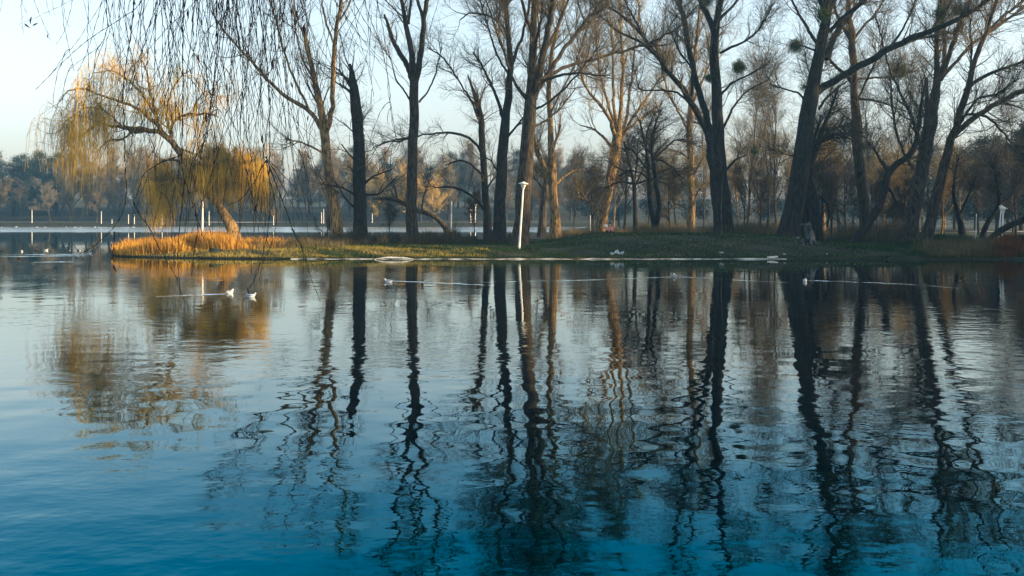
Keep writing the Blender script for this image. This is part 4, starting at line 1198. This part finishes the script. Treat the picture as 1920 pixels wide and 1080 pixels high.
crumpled("plastic_sheet", "crumpled bluish-white plastic sheet on the bank right of centre", 1157, 482, 51.6, .62, .30, M['plastic'], 2, "plastic sheet")
crumpled("plastic_bag", "small white plastic scrap on the bank below the great dark trunk", 1352, 478, 51.9, .22, .12, M['plastic'], 4, "litter")
crumpled("plastic_bag", "white rag caught in the dark weeds beside the slim white pole", 855, 452, 66, .30, .34, M['plastic'], 5, "litter")
crumpled("plastic_bag", "round white scrap between the trunks of the largest tree and the one behind", 1496, 452, 58, .14, .16, M['plastic'], 6, "litter")
crumpled("plastic_bag", "white scrap at the water's edge left of the pale stump", 1471, 472, 51.6, .13, .12, M['plastic'], 7, "litter")
crumpled("plastic_bag", "white scrap at the water's edge right of the pale stump", 1551, 472, 51.9, .11, .10, M['plastic'], 8, "litter")

# pale weathered plank resting on the kerb
g = Geo()
c = at(1448, 480, 50.5)
P = np.array([[c[0] - .27, 50.45, .11], [c[0] - .1, 50.45, .10], [c[0] + .1, 50.45, .12], [c[0] + .28, 50.45, .15]])
P, R = resample(P, [.03, .055, .055, .03], 10, .04)
g.tubes(P[None], R[None], 10, rough=.08)
tag(g.build("plank", M['wood_pale']), "short pale piece of wood on the kerb left of the stump", "wood")

# tall pale stump in front of the trunks
x = gx(1517, 55); z = gz(x, 55)
root = empty("stump", (x, 55, z))
g = Geo()
P, R = resample([(.1, 0, -.3), (.05, 0, .2), (-.02, 0, .7), (-.10, 0, 1.05)], [.42, .28, .22, .17], 20)
g.tubes(P[None], R[None], 16, rough=.13)
for k in range(7):
    a = k * .9
    q = np.array([[math.cos(a) * .2, math.sin(a) * .2, .25], [math.cos(a) * .38, math.sin(a) * .38, .08], [math.cos(a) * .7, math.sin(a) * .7, -.12]])
    g.tubes(q[None], np.array([[.09, .08, .03]]), 7, rough=.08)
g.build("trunk", M['stump'], root)
g = Geo()
g.tubes(np.array([[(-.10, 0, 1.02), (-.12, 0, 1.10), (-.14, 0, 1.12)], ]), np.array([[.20, .19, .10]]), 12, rough=.15)
g.tubes(np.array([[(-.1, 0, 1.06), (-.35, -.05, 1.10), (-.5, -.05, 1.08)]]), np.array([[.06, .05, .02]]), 7)
g.build("broken_top", M['bark_grey'], root)
tag(root, "weathered grey stump with spreading roots at the foot of the largest tree", "stump")

# low stump with a tuft by the willow
x = gx(402, 52.6); z = gz(x, 52.6)
root = empty("stump", (x, 52.6, z))
g = Geo()
g.tubes(np.array([[(-.1, 0, -.2), (-.1, 0, .1), (-.13, 0, .30)]]), np.array([[.22, .17, .13]]), 12, rough=.12)
g.tubes(np.array([[(.0, .1, .1), (.3, .1, .14), (.75, .1, -.05)]]), np.array([[.10, .08, .03]]), 8, rough=.1)
g.build("trunk", M['bark_dark'], root)
r_ = np.random.default_rng(9)
n = 160
d = norm(np.stack([r_.normal(size=n), r_.normal(size=n), np.abs(r_.normal(size=n)) + .3], 1))
P = np.array([.15, -.1, .05]) + d[:, None, :] * (r_.uniform(.15, .36, n))[:, None, None] * np.linspace(0, 1, 4)[None, :, None]
P[:, 2:, 2] -= .05
g = Geo(); g.tubes(P, np.full((n, 4), .009) * np.linspace(1.2, .4, 4), 3)
g.build("sprouts", mat("grey_green_leaf", (.03, .07, .06), (.10, .17, .14), 6), root)
tag(root, "low dark stump with grey-green tuft at the water's edge by the willow", "stump")

# person sitting on the ground behind the rise
def skin_body(name, joints, edges, radii, m, parent, sub=2):
    me = bpy.data.meshes.new(name)
    me.from_pydata(joints, edges, [])
    o = bpy.data.objects.new(name, me); COL.objects.link(o); o.parent = parent
    me.materials.append(m)
    md = o.modifiers.new("skin", 'SKIN'); md.use_smooth_shade = True
    for i, r in enumerate(radii):
        me.skin_vertices[0].data[i].radius = (r, r)
    me.skin_vertices[0].data[0].use_root = True
    sb = o.modifiers.new("sub", 'SUBSURF'); sb.levels = sub; sb.render_levels = sub
    return o


px_, D_ = 1144, 69.5
xp = gx(px_, D_); zp = gz(xp, D_)
root = empty("person", (xp, D_, zp)); root.rotation_euler = (0, 0, math.radians(-20))
J = [(0, 0, .12), (0, -.02, .34), (0, -.04, .56), (0, -.05, .66), (0, -.075, .775), (0, -.07, .855),
     (.17, -.04, .56), (.24, -.10, .36), (.16, -.28, .30), (-.17, -.04, .56), (-.24, -.12, .36), (-.14, -.28, .32),
     (.11, -.03, .11), (.14, -.40, .36), (.13, -.52, .06), (.13, -.62, .04), (-.11, -.03, .11), (-.14, -.40, .36), (-.13, -.52, .06), (-.13, -.62, .04)]
E = [(0, 1), (1, 2), (2, 3), (3, 4), (4, 5), (2, 6), (6, 7), (7, 8), (2, 9), (9, 10), (10, 11), (0, 12), (12, 13), (13, 14), (14, 15), (0, 16), (16, 17), (17, 18), (18, 19)]
Rr = [.14, .14, .13, .05, .088, .088, .06, .045, .035, .06, .045, .035, .09, .07, .05, .04, .09, .07, .05, .04]
skin_body("body", J, E, Rr, M['skin'], root)
Jc = [(0, 0, .16), (0, -.02, .36), (0, -.04, .57), (.17, -.04, .565), (.24, -.10, .36), (.18, -.25, .30), (-.17, -.04, .565), (-.24, -.12, .36), (-.16, -.25, .32)]
skin_body("coat", Jc, [(0, 1), (1, 2), (2, 3), (3, 4), (4, 5), (2, 6), (6, 7), (7, 8)], [.17, .165, .15, .08, .062, .05, .08, .062, .05], M['coat'], root)
Jt = [(0, 0, .12), (.11, -.03, .12), (.14, -.40, .36), (.13, -.51, .10), (-.11, -.03, .12), (-.14, -.40, .36), (-.13, -.51, .10)]
skin_body("trousers", Jt, [(0, 1), (1, 2), (2, 3), (0, 4), (4, 5), (5, 6)], [.15, .105, .083, .06, .105, .083, .06], M['trousers'], root)
g = Geo(); g.ell((0, -.03, .895), (.106, .110, .085), 18, 11); g.ell((0, -.005, .80), (.095, .08, .13), 16, 9); g.build("hair", M['bark_dark'], root)
g = Geo(); g.ell((0, -.165, .815), (.014, .02, .024), 10, 7); g.build("nose", M['skin'], root)
g = Geo()
for sx_ in (-1, 1): g.ell((sx_ * .034, -.150, .838), (.013, .010, .008), 10, 6)
g.build("eyes", M['black'], root)
g = Geo(); g.ell((0, -.150, .772), (.026, .010, .006), 10, 6); g.build("mouth", M['beak'], root)
tag(root, "person in a salmon pink coat sitting on the ground right of the golden broom-like tree", "person")
g = Geo(); g.ell((0, 0, 0), (.13, .12, .13)); g.tubes(np.array([[(0, 0, .1), (.02, 0, .16)]]), np.array([[.03, .02]]), 6)
x = gx(1137, 88)
o = g.build("balloon", M['cap'], None, tuple(at(1136, 424, 70)))
g = Geo(); _h = o.location.z - gz(o.location.x, 70)
g.tubes(np.array([[(0, 0, -.12), (.03, 0, -.5 * _h), (.10, 0, -_h)]]), np.full((1, 3), .004), 4); g.build("string", M['trousers'], o)
tag(o, "small white balloon just left above the person in pink", "balloon")

# ------------------------------------------------------------------ wakes: low ridges running over the water behind the swimming birds
def wake(label, pts, w=.06, h=.017):
    w, h = min(w, .08), min(h, .022)
    P3 = []
    for px, py in pts:
        D = CAMH * F / (py - HOR)
        P3.append((gx(px, D), D, 0))
    P3, _ = resample(np.array(P3), np.ones(len(P3)), 60)
    t = norm(np.gradient(P3, axis=0)); nrm = np.stack([-t[:, 1], t[:, 0], 0 * t[:, 0]], 1)
    prof = np.linspace(-1, 1, 9)
    tt = np.linspace(0, 1, 60)
    amp = h * .8 * (1 - tt) ** .8 * np.clip(.7 + .25 * np.sin(np.arange(60) * .23 + 5 * tt ** 2 + len(pts)) + .22 * rng.normal(size=60), 0.05, 1.2)
    jit = .04 * np.sin(np.arange(60) * .55)
    V = P3[:, None, :] + nrm[:, None, :] * (prof * w)[None, :, None] * (1 + 1.5 * tt)[:, None, None] + nrm[:, None, :] * jit[:, None, None]
    V[:, :, 2] = amp[:, None] * (np.cos(prof * math.pi) + 1)[None] * .5 + .0015 - .004 * (np.abs(prof) > .99)[None]
    K = len(prof)
    Q = [(i * K + j, i * K + j + 1, (i + 1) * K + j + 1, (i + 1) * K + j) for i in range(59) for j in range(K - 1)]
    g = Geo(); g.add(V.reshape(-1, 3), Q)
    o = g.build("wake", m_w)
    return tag(o, None, None, kind="structure")


wake("", [(738, 527), (790, 529), (860, 532), (930, 535)])
wake("", [(1258, 519), (1200, 521.5), (1140, 523.5), (1080, 526), (990, 527), (900, 529)])
wake("", [(1270, 519), (1320, 521), (1380, 525), (1440, 528), (1480, 530)])
wake("", [(1515, 526), (1570, 527.5), (1640, 530), (1720, 534), (1800, 540)])
wake("", [(425, 551), (395, 552), (340, 554), (290, 556)], .08, .025)
wake("", [(165, 476.5), (120, 477), (60, 477), (0, 478)], .14, .04)
wake("", [(160, 479.5), (90, 480), (20, 481), (-30, 481)], .12, .03)
wake("", [(140, 491), (100, 491), (60, 492)], .08, .02)

# ------------------------------------------------------------------ the willow overhead: its trunk stands on the near bank left of the camera
TW = (-4.6, 1.2)
root = empty("weeping_willow", (TW[0], TW[1], gz(*TW)))
off = np.array(root.location)
g = Geo()
tr, trr = resample([(TW[0], TW[1], -.2), (TW[0] + .1, TW[1] + .1, 1.5), (TW[0] + .3, TW[1] + .4, 3.2), (TW[0] + .9, TW[1] + 1.2, 5.2), (TW[0] + 1.4, TW[1] + 2.2, 7.2)], [.45, .30, .26, .2, .12], 24)
g.tubes((tr - off)[None], trr[None], 16, rough=.05)
limbs = [[(-4.2, 1.8, 4.2), (-3.2, 3.2, 4.9), (-2.2, 4.4, 5.0), (-1.2, 5.0, 4.8), (-.3, 5.3, 4.5), (.1, 5.4, 4.3)],
         [(-3.9, 2.0, 4.6), (-3.3, 3.9, 5.2), (-2.7, 5.2, 5.4), (-1.7, 6.1, 5.2), (-.8, 6.6, 4.9)],
         [(-4.2, 1.9, 4.0), (-3.8, 3.6, 4.6), (-3.2, 5.0, 4.7), (-2.6, 6.0, 4.6), (-1.9, 6.7, 4.5)],
         [(-4.4, 1.8, 3.9), (-4.0, 3.8, 4.4), (-3.6, 5.4, 4.5), (-3.1, 6.4, 4.4)]]
LP = []
for lm in limbs:
    P, R = resample(lm, np.linspace(.10, .02, len(lm)), 24, .06)
    g.tubes((P - off)[None], R[None], 9, rough=.03)
    LP.append(P)
g.build("trunk", M['bark'], root)
LPa = np.concatenate(LP)

rw = np.random.default_rng(21)
envx = [0, 30, 60, 100, 130, 160, 200, 240, 300, 350, 400, 450, 480, 520, 560, 600, 640, 700, 730, 760, 800, 860]
envy = [30, 60, 75, 90, 120, 170, 230, 330, 440, 520, 520, 500, 520, 430, 450, 470, 300, 180, 250, 260, 110, 30]


def strand_mesh(px_pts, D, rad=.0022, ztop=None, taper=True):
    """one beaded twig through picture points, hanging from a limb above the frame"""
    P = [at(px, py, D + .06 * i) for i, (px, py) in enumerate(px_pts)]
    P = np.array(P)
    if ztop is not None:
        j = np.argmin(np.linalg.norm((LPa - P[0]) * [1, 1, .35], axis=1))
        T_ = LPa[j]
        mid1 = T_ * .45 + P[0] * .55 + [0, 0, .18]
        P = np.r_[[T_], [mid1], P]
    d = np.r_[0, np.cumsum(np.linalg.norm(np.diff(P, axis=0), axis=1))]
    # smooth curve (Catmull-like through dense resample)
    n = max(int(d[-1] / .021), 8)
    t = np.linspace(0, d[-1], n)
    q = np.stack([np.interp(t, d, P[:, k]) for k in range(3)], 1)
    w = max(3, int(n * .10)) | 1
    qp = np.pad(q, ((w // 2, w // 2), (0, 0)), mode='reflect', reflect_type='odd')
    q = np.stack([np.convolve(qp[:, k], np.ones(w) / w, 'valid') for k in range(3)], 1)[:n]
    wob = np.cumsum(rw.normal(size=(n, 3)) * .0016, axis=0); wob -= np.linspace(0, 1, n)[:, None] * wob[-1] * .5
    q = q + wob
    s = np.arange(n)
    zig = np.where(s % 2 == 0, 1, -1) * .0009
    q[:, 0] += zig
    r = rad * (1.25 - .75 * s / n) * np.where(s % 3 == 0, 1.55, .8)
    return q, r


bunches = []
def add_branch(paths, name="branch"):
    g_ = Geo()
    for (q, r) in paths:
        g_.tubes((q - off)[None], r[None], 4)
    return g_.build(name, M['willow_near'], root)


def side_twigs(q, n, lmax, D):
    out = []
    for _ in range(n):
        i = rw.integers(int(len(q) * .25), len(q) - 2)
        ln = rw.uniform(.25, 1) * lmax
        sx = rw.choice([-1, 1]) * rw.uniform(.15, .6)
        m_ = max(int(ln / .02), 5)
        s = np.linspace(0, 1, m_)
        p = q[i] + np.stack([sx * ln * (s - .35 * s ** 2), rw.normal() * .15 * ln * s, -ln * (.25 * s + .75 * s ** 2)], 1)
        p += np.cumsum(rw.normal(size=p.shape) * .002, axis=0)
        r = .0018 * (1.1 - .6 * s) * np.where(np.arange(m_) % 3 == 0, 1.5, .8)
        out.append((p, r))
    return out


traced = [
    ([(300, -40), (272, 0), (255, 24), (200, 52), (160, 82), (125, 112), (95, 142), (68, 169)], 5.6, 2.6),
    ([(170, -40), (161, 0), (162, 50), (160, 100), (161, 150), (163, 172), (166, 200)], 5.2, 2.4),
    ([(60, -30), (64, 10), (85, 40), (101, 76)], 5.0, 2.0), ([(140, -30), (125, 40), (112, 60), (101, 76)], 5.1, 1.8),
    ([(20, -30), (28, 10), (44, 30)], 4.8, 2), ([(45, -30), (38, 15), (32, 40), (37, 68)], 4.9, 1.8),
    ([(5, -30), (3, 5), (0, 20)], 5.2, 1.8), ([(82, -30), (86, 10), (92, 25)], 5.3, 1.8), ([(98, -30), (101, 15), (107, 30)], 5.4, 1.6),
    ([(118, -30), (115, 20), (122, 60), (130, 110), (136, 130)], 5.0, 2.2), ([(125, -20), (122, 20), (130, 45), (136, 52)], 5.3, 1.6),
    ([(220, -30), (215, 30), (205, 60), (195, 88), (180, 95), (150, 110), (132, 128)], 5.2, 2.2),
    ([(195, -30), (203, 40), (198, 80), (175, 130), (165, 170), (155, 210)], 5.1, 2.2),
    ([(255, -40), (250, 40), (245, 90), (234, 120), (234, 200), (240, 300), (250, 380), (232, 410), (216, 434), (190, 460), (155, 476)], 4.9, 3.4),
    ([(250, 380), (262, 405), (278, 430), (290, 452), (305, 480), (330, 520), (345, 565)], 4.9, 2.6),
    ([(215, 434), (214, 450), (213, 470), (212, 500), (216, 512)], 4.95, 1.8),
    ([(345, -40), (343, 60), (346, 140), (342, 220), (341, 290), (346, 340), (365, 380), (378, 420), (385, 450)], 4.8, 4.0),
    ([(341, 290), (320, 300), (295, 310), (270, 330), (262, 360), (250, 382)], 4.8, 2.6),
    ([(346, 340), (340, 400), (338, 440), (337, 500), (340, 560)], 4.85, 2.4),
    ([(365, 380), (372, 430), (365, 480), (359, 520)], 4.85, 2.0),
    ([(410, -40), (408, 60), (404, 140), (400, 200), (395, 260)], 4.9, 4.2),
    ([(480, -40), (490, 60), (500, 160), (498, 260), (498, 295), (500, 350), (498, 420), (490, 480), (478, 515), (463, 541)], 4.9, 3.4),
    ([(498, 295), (520, 330), (540, 365), (562, 410)], 4.9, 2.2), ([(498, 295), (515, 310), (545, 340), (560, 362)], 4.9, 2.2),
    ([(498, 300), (480, 340), (455, 375), (400, 400)], 4.9, 2.0), ([(500, 300), (530, 380), (545, 430), (560, 460), (572, 490), (585, 525), (601, 566)], 4.9, 2.4),
    ([(498, 300), (520, 400), (515, 440), (505, 470), (492, 500), (485, 532)], 4.9, 2.0), ([(545, 430), (562, 455), (568, 480), (567, 530)], 5.0, 1.6),
    ([(290, -30), (320, 60), (340, 110), (380, 170), (400, 240), (408, 330)], 5.5, 2.2),
    ([(400, -30), (430, 50), (470, 110), (500, 150), (530, 210), (580, 250), (610, 290)], 5.4, 2.2),
    ([(560, -30), (580, 60), (610, 110), (640, 150), (668, 200), (685, 250), (690, 280)], 5.4, 2.2),
    ([(640, -30), (665, 20), (690, 60), (700, 85)], 5.3, 2.2), ([(620, -30), (650, 40), (680, 70), (704, 89)], 5.5, 2.0),
    ([(680, -30), (700, 40), (722, 90), (730, 140), (735, 200), (745, 260)], 5.3, 2.4), ([(700, -30), (725, 60), (728, 130), (733, 190), (740, 230), (748, 265)], 5.5, 2.0),
    ([(660, -30), (672, 40), (680, 90), (695, 140), (702, 182)], 5.4, 2.0), ([(690, -20), (685, 40), (692, 100), (694, 143)], 5.2, 2.0),
    ([(710, -40), (730, 10), (745, 40), (760, 75)], 5.6, 2.0), ([(825, -30), (822, 5), (810, 40), (800, 70)], 5.8, 1.8),
    ([(640, -30), (620, 60), (600, 110), (585, 160)], 5.1, 2.0)]
reach = []
for k, (pp, D, wpx) in enumerate(traced):
    hang = pp[0][1] < 0
    q, r = strand_mesh(pp, D, wpx * .36 * D / F, True if hang else None)
    paths = [(q, r)]
    if hang and len(pp) > 4:
        paths += side_twigs(q, 2, .35, D)
    add_branch(paths)
# many more, gathered in hanging branches
clusters = [(345, 14, 40), (408, 20, 60), (370, 8, 50), (455, 11, 50), (500, 15, 45), (560, 10, 40), (285, 8, 50), (320, 8, 50), (530, 9, 55), (600, 6, 45), (235, 5, 40), (655, 5, 35), (200, 4, 40), (700, 3, 30)]
for cx, n, sp in clusters:
    n = int(n * 1.45)
    paths = []
    D0 = rw.uniform(4.6, 5.9)
    for _ in range(n):
        x0 = cx + rw.normal() * sp * .6
        D = D0 + rw.normal() * .35
        drift = rw.normal() * 60
        yend = np.interp(x0 + drift, envx, envy) * rw.uniform(.5, 1.02)
        if rw.random() < .22: yend *= .6
        yend = max(yend, 15)
        m_ = 6
        ys_ = np.linspace(-45, yend, m_)
        f = (ys_ - ys_[0]) / (ys_[-1] - ys_[0])
        xs_ = x0 + drift * f + 12 * np.sin(f * rw.uniform(1, 4) + rw.uniform(0, 6)) + (rw.uniform(-1, 1) * 80 * f ** 2.2)
        q, r = strand_mesh(list(zip(xs_, ys_)), D, rw.uniform(.9, 1.7) * .5 * D / F, True)
        paths.append((q, r))
        if rw.random() < .5: paths += side_twigs(q, 1, .4, D)
    add_branch(paths)
# withered leaves and pods that still hang on
for px, py, D, ln, tilt in [(57, 38, 5.0, 14, -.2), (50, 48, 5.0, 13, .9), (65, 46, 5.0, 12, -1.1), (89, 68, 5.2, 9, .2), (291, 40, 5.0, 14, .05), (352, 26, 4.9, 18, 0), (372, 110, 4.9, 16, .1), (386, 222, 5.0, 20, .05),
                            (410, 12, 4.9, 16, .1), (556, 28, 5.1, 18, .1), (570, 55, 5.1, 22, .05), (547, 160, 5.1, 12, .2), (577, 222, 5.1, 12, -.1), (491, 262, 4.9, 16, .1), (465, 545, 4.9, 14, .15), (479, 390, 4.9, 18, -.3), (702, 88, 5.4, 7, -.6), (215, 504, 4.9, 14, .3), (511, 120, 5.0, 22, 0)]:
    c = at(px, py, D) - off; L_ = ln * D / F * .5
    a = np.array([math.sin(tilt), .1, -math.cos(tilt)])
    P = c + np.linspace(-1, 1, 6)[:, None] * a * L_ + np.array([.15, .1, 0]) * (np.linspace(-1, 1, 6)[:, None] ** 2) * L_
    g = Geo(); g.tubes(P[None], np.array([[.2, .9, 1.2, 1.1, .7, .15]]) * L_ * .2, 6)
    g.build("leaf", M['willow_near'], root)
tag(root, "near weeping willow whose dark beaded twigs hang in front of the lake at upper left", "tree")

# ------------------------------------------------------------------ haze over the lake
HZ = 0.0005
g = Geo(); g.box(-305, 305, -55, 460, -3, 42)
m = bpy.data.materials.new("haze")
m.use_nodes = True
n, l = m.node_tree.nodes, m.node_tree.links
n.clear()
out = n.new("ShaderNodeOutputMaterial"); pv = n.new("ShaderNodeVolumePrincipled")
pv.inputs["Color"].default_value = (.22, .56, .95, 1)
pv.inputs["Density"].default_value = HZ
pv.inputs["Anisotropy"].default_value = .1
l.new(pv.outputs[0], out.inputs["Volume"])
hz = g.build("haze", m, smooth=False)
tag(hz, kind="stuff")

# tell like from like: where several neighbours read the same, say which one counting from the left
from collections import defaultdict
_d = defaultdict(list)
for o in COL.objects:
    if o.parent is None and o.get("label"): _d[o["label"]].append(o)
ORD = ["first", "second", "third", "fourth", "fifth", "sixth", "seventh", "eighth", "ninth", "tenth", "eleventh", "twelfth"]
for lb, os_ in _d.items():
    if len(os_) < 2 or len(os_) > 12: continue
    os_.sort(key=lambda q: q.location.x / max(q.location.y, 1))
    for i_, o in enumerate(os_):
        w_ = (["left one", "right one"] if len(os_) == 2 else ["left one", "middle one", "right one"] if len(os_) == 3 else [k_ + " from left" for k_ in ORD])[i_]
        o["label"] = lb + ", " + w_
